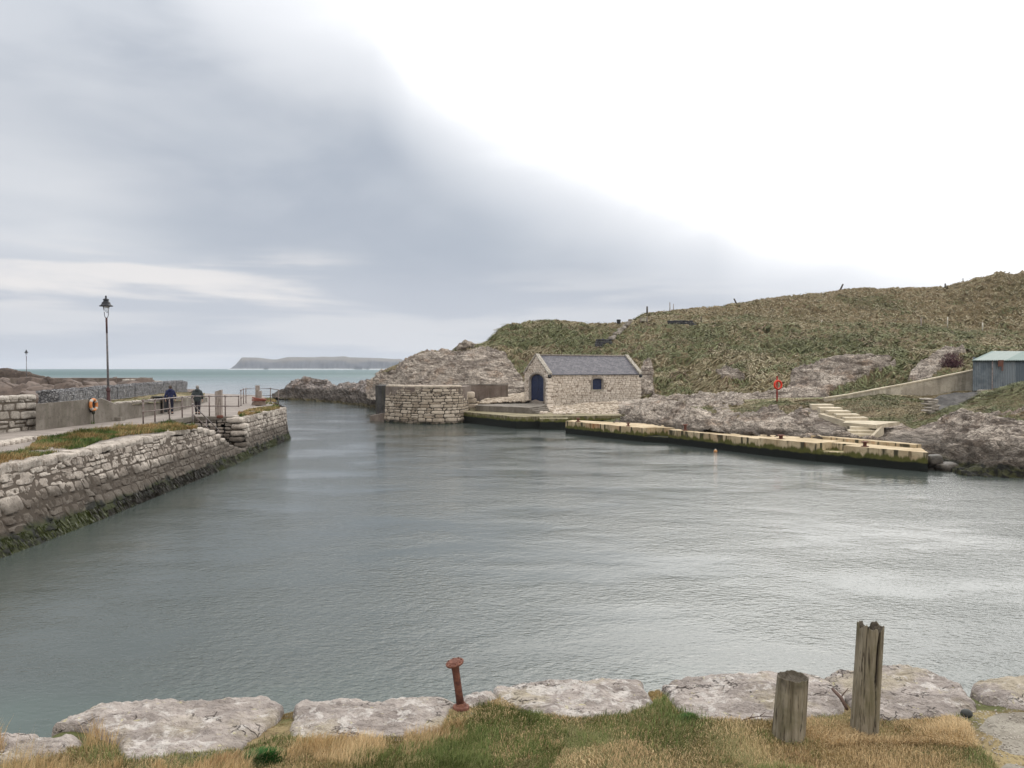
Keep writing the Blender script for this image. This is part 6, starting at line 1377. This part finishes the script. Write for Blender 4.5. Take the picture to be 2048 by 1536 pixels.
for k in range(1, 130): f_ = k/129; Y_ = (ey-.18)*(1-f_)+(-1.)*f_ if k > 0 else ey; rowsN.append(np.stack([ex, Y_, 0*ex+NZ-.05], -1))
rowsN.append(np.stack([ex, 0*ex-40, 0*ex+NZ-.05], -1))
NG = np.array(rowsN).transpose(1, 0, 2)
up_m = np.clip((ey[:, None]-NG[..., 1]-.9)/.6, 0, 1)*(NG[..., 1] > -1.5); NG[..., 2] -= .035*np.clip(1-(ey[:, None]-NG[..., 1]-.1)/.45, 0, 1)*(NG[..., 2] > NZ-.1); NG[..., 2] += (fbm(NG, 1.4, 3, 5)*.045+fbm(NG, 6, 2, 6)*.012+.03*up_m)*(NG[..., 2] > NZ-.14)
tag(mk('ground', NG, gridfaces(*NG.shape[:2]), 'near_ground'), kind='structure')
nqw = thing('near_quay_edge', G(1000, 1400, NZ), 'edge of the near quay, a row of big weathered limestone coping slabs', 'quay edge')
def slab(outline, seed, white=.4, z=NZ, thick=.5, dome=.03, nr=64, na=420, relief=.045, par=nqw):
    o = np.array([G(a, b, z)[:2] for a, b in outline]); c = o.mean(0); cl = np.concatenate([o, o[:1]]); L_ = np.concatenate([[0], np.cumsum(np.linalg.norm(np.diff(cl, axis=0), axis=1))])
    u = np.linspace(0, L_[-1], na, endpoint=False); O = np.stack([np.interp(u, L_, cl[:, 0]), np.interp(u, L_, cl[:, 1])], -1)
    for _ in range(4): O = (O+np.roll(O, 1, 0)+np.roll(O, -1, 0))/3
    O3 = np.concatenate([O, np.zeros((na, 1))], 1); dirn = (O-c)/np.linalg.norm(O-c, axis=1, keepdims=True); O = O+dirn*(fbm(O3, 5, 4, seed)*.045+fbm(O3, 26, 2, seed+3)*.012)[:, None]
    ks = np.linspace(0.004, 1, nr)**.8; P_ = c+(O-c)[:, None]*ks[None, :, None]; Z_ = np.full(P_.shape[:2], z)
    P3 = np.concatenate([P_, Z_[..., None]], -1); q = P3*np.array([1, 1.5, 1])
    lay = fbm(q, 1.9, 4, seed+7)*3.2; fl = np.floor(lay); stepz = (fl+np.clip((lay-fl)*5, 0, 1))*.33
    dE = (1-ks)[None, :]*np.linalg.norm(O-c, axis=1)[:, None]
    h = dome*(1-ks**2)[None]+relief*(stepz*.35+fbm(q, 5, 4, seed+9)*.55+fbm(q, 17, 3, seed+11)*.3)-.035*np.exp(-dE/.022)
    rim = relief*.5*fbm(q, 9, 3, seed+15); P3[..., 2] = z+h+rim-.0
    sk = [np.concatenate([O+dirn*.012, np.full((na, 1), z-.10)], 1), np.concatenate([O-dirn*.01, np.full((na, 1), z-.28)], 1), np.concatenate([O-dirn*.05, np.full((na, 1), z-thick)], 1)]
    A_ = np.concatenate([P3, np.stack(sk, 1)], 1); A_ = np.concatenate([A_, A_[:1]], 0); wt = np.full(A_.shape[:2], white)+fbm(A_, 1.5, 3, seed+21)*1.1
    return mk('coping_slab', A_, gridfaces(*A_.shape[:2]), 'coping_rock', par, attrs=dict(white=np.clip(wt, 0, 1.2).ravel()))
slab([(-70, 1476), (0, 1467), (60, 1464), (82, 1467), (70, 1479), (30, 1490), (-30, 1500), (-80, 1505)], 1, .3, nr=40, na=260)
slab([(-40, 1512), (20, 1492), (90, 1477), (150, 1474), (162, 1482), (140, 1505), (100, 1522), (40, 1530), (-40, 1535)], 2, .5, nr=46, na=300)
slab([(108, 1446), (150, 1428), (200, 1406), (260, 1399), (320, 1397), (400, 1395), (520, 1391), (560, 1398), (566, 1408), (556, 1425), (525, 1448), (500, 1468), (485, 1490), (440, 1502), (360, 1514), (262, 1518), (242, 1500), (228, 1478), (205, 1464), (180, 1455)], 3, .35, nr=90, na=640)
slab([(598, 1396), (660, 1397), (720, 1399), (790, 1396), (835, 1389), (890, 1391), (905, 1400), (895, 1425), (885, 1455), (800, 1468), (740, 1474), (650, 1481), (600, 1478), (584, 1460), (588, 1425)], 4, .95, nr=84, na=520)
slab([(915, 1398), (945, 1386), (985, 1376), (992, 1390), (975, 1408), (945, 1420), (915, 1416)], 5, .6, nr=40, na=240, relief=.04)
slab([(990, 1372), (1045, 1361), (1110, 1356), (1180, 1358), (1245, 1352), (1280, 1358), (1294, 1375), (1302, 1398), (1294, 1416), (1240, 1430), (1150, 1433), (1070, 1424), (1020, 1407), (1000, 1390)], 6, .8, nr=84, na=520)
slab([(1322, 1368), (1345, 1358), (1385, 1350), (1470, 1345), (1560, 1341), (1640, 1350), (1662, 1362), (1686, 1390), (1690, 1412), (1650, 1432), (1560, 1444), (1460, 1446), (1385, 1440), (1360, 1420), (1345, 1395)], 7, .45, nr=84, na=560)
slab([(1648, 1352), (1690, 1338), (1750, 1328), (1800, 1326), (1850, 1336), (1890, 1348), (1925, 1368), (1944, 1392), (1948, 1412), (1915, 1428), (1840, 1436), (1760, 1434), (1710, 1415), (1680, 1380)], 8, .5, nr=84, na=520)
slab([(1945, 1368), (1985, 1354), (2048, 1344), (2140, 1332), (2160, 1400), (2080, 1412), (2010, 1406), (1965, 1392)], 9, .3, nr=60, na=400)
slab([(1700, 1440), (1740, 1436), (1760, 1440), (1730, 1446)], 12, .3, nr=20, na=120)
m_ = MB()
we = np.stack([ex, ey-.10], -1)
V = []
for z_, o_ in ((-2.6, -.0), (-1.2, .0), (.6, -.03), (NZ-.22, -.04), (NZ-.16, -.35)): V.append(np.stack([ex, ey-.16+o_, 0*ex+z_], -1))
V = np.array(V).transpose(1, 0, 2); V[..., 1] += fbm(V, 1.5, 3, 3)*.06; m_.add(V.reshape(-1, 3), gridfaces(len(ex), 5), tint=.4, joint=0.); m_.build('wall_face', 'field_stone', nqw)
# gravel path at the lower right
gp = G(*np.array([(1930, 1440), (1990, 1425), (2080, 1415), (2300, 1400), (2400, 1700), (2080, 1640), (2010, 1560), (1960, 1490)]).T, NZ); c = gp.mean(0); na = 120
cl = np.concatenate([gp, gp[:1]]); L_ = np.concatenate([[0], np.cumsum(np.linalg.norm(np.diff(cl, axis=0), axis=1))]); u = np.linspace(0, L_[-1], na); O = np.stack([np.interp(u, L_, cl[:, i]) for i in range(2)], -1); O[1:-1] = (O[1:-1]+O[:-2]+O[2:])/3
O3 = np.concatenate([O, np.zeros((na, 1))], 1); O = O+((O-c[:2])/np.linalg.norm(O-c[:2], axis=1, keepdims=True))*(fbm(O3, 3, 3, 4)*.15)[:, None]
P_ = c[:2]+(O-c[:2])[:, None]*np.linspace(0.003, 1, 40)[None, :, None]; P_ = np.concatenate([P_, np.full(P_.shape[:2]+(1,), NZ+.012)], -1); P_[..., 2] += fbm(P_, 3, 3, 4)*.012-.045*(np.linspace(0, 1, 40)**6)[None]
tag(mk('gravel_path', P_, gridfaces(na, 40), 'gravel_surface'), kind='structure')
PG = scatter([(1900, 1425), (2048, 1415), (2048, 1536), (2030, 1536), (1960, 1490)], NZ+.01, 420, 9); pebbles('gravel', PG, .006, 'pebble', 9)
PG = scatter([(1650, 1400), (2048, 1380), (2048, 1440), (1900, 1440)], NZ+.01, 90, 10); pebbles('stone_chips', PG, .009, 'pebble', 10)
c = G(1933, 1434, NZ); m_ = MB(); m_.ball(c+[0, 0, .028], (.047, .04, .036), 16, 12); tag(m_.build('beach_pebble', 'dark_pebble', origin=c), 'smooth dark rounded cobble resting where the slab meets the gravel', 'cobble')

# rusty bollard
bt, bb_ = Wp(909, 1324, 6.5), G(922, 1417, NZ+.005); ax = bt-bb_; Lb = np.linalg.norm(ax); axn = ax/Lb
rb = thing('rusty_bollard', bb_, 'slim rusty iron mooring bollard with a flat flanged top, leaning left at the water edge', 'bollard')
m_ = MB(); m_._lathe(bb_, [(.068, 0), (.070, .012), (.066, .022), (.045, .028), (.036, .05)], 28, np.array([.02, 0, 1.])); m_.build('base_flange', 'rust_pale', rb, autosm=32)
m_ = MB(); m_._lathe(bb_, [(.033, .02), (.030, Lb*.4), (.030, Lb*.8), (.034, Lb*.93), (.045, Lb*.975)], 22, axn); m_.build('shaft', 'rust', rb)
m_ = MB(); axt = axn+np.array([-.10, -.05, 0]); axt /= np.linalg.norm(axt); m_._lathe(bt, [(.045, -.022), (.072, -.018), (.076, -.004), (.070, .002), (.046, .004), (.040, .010), (.002, .011)], 28, axt); tf = m_.build('top_flange', 'rust_pale', rb, autosm=32)
a_ = np.cross(axt, [0, 1, 0]); a_ /= np.linalg.norm(a_); b_ = np.cross(axt, a_); m_ = MB()
for k in range(8): th = k*math.pi/4+.2; q = bt+(a_*math.cos(th)+b_*math.sin(th))*.059; m_ = MB(); m_._lathe(q, [(.007, .0), (.007, .008), (.003, .010)], 6, axt); m_.build('bolt', 'rust', tf)

# two old timber posts
def oldpost(base, top, r0, r1, name, label, seed, split=False, na=110, nh=120):
    base, top = np.asarray(base), np.asarray(top); v = np.linspace(0, 1, nh)[:, None]; th = np.linspace(0, 2*math.pi, na, endpoint=False)[None]
    ctr = base+(top-base)*v[..., None]; rad = r0+(r1-r0)*v
    cs = np.stack([np.cos(th)*np.ones_like(v), np.sin(th)*np.ones_like(v), v*.35*np.ones_like(th)], -1)
    rad = rad*(1+.05*fbm(cs*1.2+seed, 1.5, 2, seed)+.03*fbm(cs*np.array([7, 7, 1.5])+seed, 1, 3, seed+2)+.012*fbm(cs*np.array([26, 26, 2]), 1, 2, seed+4))
    rot = np.zeros(rad.shape)
    topv = v[-1:]
    # shakes running with the grain; th = -pi/2 faces the camera
    for (t0, dpt, w_, va, vb_, wob) in ([(-1.22, .5, .085, .45, 1., .08), (-1.35, .35, .035, .0, .62, .16), (-2.2, .12, .03, .3, 1., .05), (-.7, .12, .03, .2, .9, .05)] if split else [(-1.9, .06, .03, .3, 1, .04), (-1.1, .07, .03, .2, .8, .05), (-.6, .05, .03, .4, 1, .03)]):
        tc_ = t0+wob*np.sin(v*7+seed); dd = (th-2*math.pi*(th > math.pi))-tc_; g_ = np.exp(-(dd/w_)**2)*np.clip((v-va)/.12, 0, 1)*np.clip((vb_-v)/.1+ (vb_ >= 1), 0, 1)*(.35+.65*(v if split and t0 == -1.22 else 1)); rad = rad*(1-dpt*g_); rot = np.maximum(rot, np.clip(g_*2.0*dpt/.3, 0, 1)*.95)
    P_ = ctr+np.stack([np.cos(th)*rad, np.sin(th)*rad, 0*rad], -1)
    zj = (fbm(np.stack([np.cos(th)*2.4, np.sin(th)*2.4, 0*th+seed], -1), 1.3, 4, seed+6)*(.045 if split else .012))[0]
    if split: dd = (th-2*math.pi*(th > math.pi))[0]; zj = zj-.07*np.exp(-((dd+1.22)/.16)**2)+.02*np.exp(-((dd+2.3)/.5)**2)-.03*np.exp(-((dd-1.4)/.2)**2)
    P_[..., 2] += (v**6)*zj[None]
    caps = []; lastr = P_[-1]; cc = lastr.mean(0); tr_ = np.array([.93, .75, .55, .35, .15, .01])
    for f_ in tr_:
        q = cc+(lastr-cc)*f_; q[:, 2] = lastr[:, 2]*f_+(cc[2])*(1-f_); w3 = np.stack([q[:, 0]*60, q[:, 1]*60, q[:, 0]*0], -1)
        q[:, 2] += fbm(w3, .9, 3, seed+8)*(.022 if split else .012)*(f_ < .95)-(.02 if f_ < .9 else 0)
        if split: q[:, 2] -= .06*np.exp(-((q[:, 0]-cc[0]-.25*r1)/.016)**2)*(f_ < .95)
        caps.append(q)
    A_ = np.concatenate([P_, np.array(caps)], 0).transpose(1, 0, 2); A_ = np.concatenate([A_, A_[:1]], 0)
    ro = np.concatenate([rot, np.full((len(tr_), na), .75)], 0).T; ro = np.concatenate([ro, ro[:1]], 0)
    dk = (np.linspace(0, 1, nh) > .86)[:, None]*1.
    wv_ = np.clip((v*np.ones_like(th)-.80)/.14, 0, 1)*(.95 if not split else .12)*(.5+.5*fbm(P_, 25, 2, 4)); ro[:na, :nh] = np.maximum(ro[:na, :nh], wv_.T); ro[-1] = ro[0]
    bt_ = np.clip(1-np.linspace(0, 1, nh)/.06, 0, 1)[None]*.4; ro[:, :nh] = np.maximum(ro[:, :nh], bt_)
    return tag(mk(name, A_, gridfaces(*A_.shape[:2]), 'old_timber', attrs=dict(rot=ro.ravel()), origin=base), label, 'timber post')
b0 = G(1576, 1478, NZ-.02); oldpost(b0-[0, 0, .05], Wp(1586, 1353, b0[1]+.02), .122, .114, 'timber_post', 'short stout round timber post with a dark rotted top, nearest the water', 3)
b0 = G(1728, 1459, NZ-.02); oldpost(b0-[0, 0, .05], Wp(1741, 1252, b0[1]+.02), .106, .098, 'timber_post', 'tall weathered timber post, its top split and jagged', 6, True)

# near grass -----------------------------------------------------------
STR = [(.42, .29, .15), (.56, .41, .225), (.32, .19, .095)]
def near(name, poly, n_, L_, wd, cols, probs, seed, **k): P_ = scatter(poly, NZ-.02, n_, seed); P_[:, 2] += fbm(P_, 1.4, 3, 5)*.045-(.06 if name == 'joint_grass' else 0); return tuft_patch(name, P_, L_, wd, cols, probs, seed, **k)
lawn = [(900, 1425), (960, 1412), (1000, 1400), (1060, 1428), (1150, 1438), (1250, 1434), (1302, 1418), (1312, 1404), (1330, 1404), (1352, 1428), (1400, 1446), (1540, 1448), (1640, 1440), (1700, 1425), (1740, 1440), (1860, 1440), (1925, 1436), (1950, 1490), (2010, 1560), (2060, 1660), (-200, 1660), (-200, 1560), (0, 1520), (150, 1500), (230, 1500), (260, 1522), (480, 1505), (560, 1478), (640, 1486), (880, 1468)]
GN = [(.060, .105, .028), (.105, .145, .045), (.25, .215, .09), (.40, .29, .145), (.50, .37, .20)]
near('lawn_grass', lawn, 190000, .040, .0035, GN, [.16, .20, .22, .24, .18], 51, droop=.6, clump=1.4, thr=-.9, lean=(0, 0, -.2), tip=(.46, .38, .21))
near('dry_grass', lawn, 90000, .055, .003, STR, [.35, .40, .25], 52, droop=.85, clump=1.8, thr=-.18, lean=(0, 0, -.5), tip=(.46, .36, .21))
near('green_tufts', lawn, 50000, .055, .0035, GN, [.35, .40, .25, 0, 0], 53, droop=.6, clump=1.7, thr=.10, hump=.08, tip=(.22, .25, .09))
near('green_tufts', [(905, 1440), (960, 1412), (1080, 1432), (1140, 1475), (1090, 1560), (760, 1600), (690, 1520), (900, 1480)], 16000, .06, .0035, GN, [.5, .35, .1, .05, 0], 54, droop=.6, clump=2.5, thr=-.15, hump=.06, tip=(.22, .22, .08))
for k, poly in enumerate([[(165, 1500), (182, 1468), (225, 1475), (245, 1530), (235, 1600), (165, 1600)], [(0, 1560), (20, 1530), (120, 1535), (200, 1570), (0, 1640)], [(-40, 1520), (-40, 1490), (0, 1488), (12, 1520)]]):
    near('tall_straw', poly, (900, 800, 300)[k], .17, .003, STR, [.5, .4, .1], 60+k, droop=.30, clump=3, thr=-.1, tip=(.52, .41, .24))
near('straw_fringe', [(560, 1490), (640, 1486), (760, 1480), (880, 1462), (930, 1446), (930, 1490), (800, 1535), (600, 1560), (330, 1590), (300, 1540), (480, 1515)], 15000, .088, .003, STR, [.35, .45, .2], 64, droop=.5, clump=2.4, thr=-.05, tip=(.54, .42, .25))
near('post_straw', [(1600, 1480), (1560, 1455), (1620, 1446), (1700, 1450), (1770, 1445), (1900, 1440), (1935, 1450), (1960, 1510), (1860, 1490), (1740, 1485), (1640, 1500)], 20000, .07, .003, STR, [.35, .4, .25], 65, droop=.75, clump=2.4, thr=-.3, tip=(.50, .39, .23))
near('joint_grass', [(566, 1414), (590, 1408), (586, 1470), (560, 1500), (490, 1508), (505, 1468), (540, 1445)], 7000, .022, .004, [(.22, .18, .075), (.30, .23, .11), (.36, .27, .14)], [.4, .4, .2], 66, droop=.6, thr=-1)
near('joint_grass', [(1296, 1378), (1318, 1376), (1345, 1405), (1385, 1440), (1250, 1440), (1305, 1405)], 9000, .03, .004, [(.22, .19, .07), (.32, .24, .11), (.40, .28, .14)], [.3, .4, .3], 67, droop=.6, thr=-1)
near('joint_grass', [(905, 1412), (945, 1405), (990, 1395), (1010, 1415), (960, 1420)], 3000, .03, .004, [(.12, .11, .04), (.2, .15, .07)], [.5, .5], 68, droop=.6, thr=-.2)
def clover(px, py, rad, n_, seed, label, col=(.035, .105, .025)):
    r = np.random.default_rng(seed); c = G(px, py, NZ); a = r.random(n_)*6.28; q = np.sqrt(r.random(n_))*rad; P_ = np.stack([c[0]+np.cos(a)*q, c[1]+np.sin(a)*q*.8, NZ-.02+.05*(1-(q/rad)**2)], -1); s_ = np.stack([np.cos(a), np.sin(a), 0*a], -1); up = np.tile([0, 0, 1.], (n_, 1))+s_*.5
    V, f1, f2, c5 = blades(P_, up, s_, .035*(.5+r.random(n_)), .006, vary(col, n_, r, .5), .7, seed); return tag(mk('green_plant', V, [f1, f2], 'grass_blades', attrs=dict(col=c5), smooth=False, origin=c), label, 'plant')
clover(527, 1517, .16, 2600, 3, 'bright green low cushion plant in front of the slabs at lower left')
clover(1377, 1442, .08, 900, 4, 'small dark green cushion plant against the slab left of the short post')
m_ = MB(); a, b = G(1665, 1378, NZ+.06), G(1694, 1418, NZ+.04); m_.tube([a, (a+b)/2+[.01, 0, .01], b], [.012, .016, .013], 7); m_.tube([(a+b)/2, (a+b)/2+[.08, .02, .08]], [.006, .003], 5); tag(m_.build('driftwood', 'twig', origin=b), 'broken brown stick lying between the slabs behind the tall post', 'stick')
m_ = MB()
pts = [G(1487, 1440, NZ+.02), G(1500, 1436, NZ+.05), G(1520, 1432, NZ+.04), G(1548, 1434, NZ+.03)]; m_.tube(pts, [.004, .004, .003, .002], 5); m_.tube([pts[1], pts[1]+[.05, .05, .03]], [.003, .001], 4); m_.tube([pts[2], pts[2]+[.04, -.03, .05]], [.003, .001], 4); tag(m_.build('twig', 'twig', origin=pts[0]), 'thin curved bare twig on the slab just left of the short post', 'twig')

# ================================================================== AIR
hm = bpy.data.materials.new('haze_air'); hm.use_nodes = True; ht = hm.node_tree; ht.nodes.remove(ht.nodes['Principled BSDF'])
pv = ht.nodes.new('ShaderNodeVolumePrincipled'); pv.inputs['Color'].default_value = (.80, .88, 1., 1); pv.inputs['Density'].default_value = .000082; pv.inputs['Anisotropy'].default_value = .2
ht.links.new(pv.outputs[0], ht.nodes['Material Output'].inputs['Volume'])
hb = MB(); hb.box([(-9700, -80), (9700, -80), (9700, 9700), (-9700, 9700)], -8.2, 95.); o = hb.build('haze', hm, smooth=False); tag(o, kind='stuff')
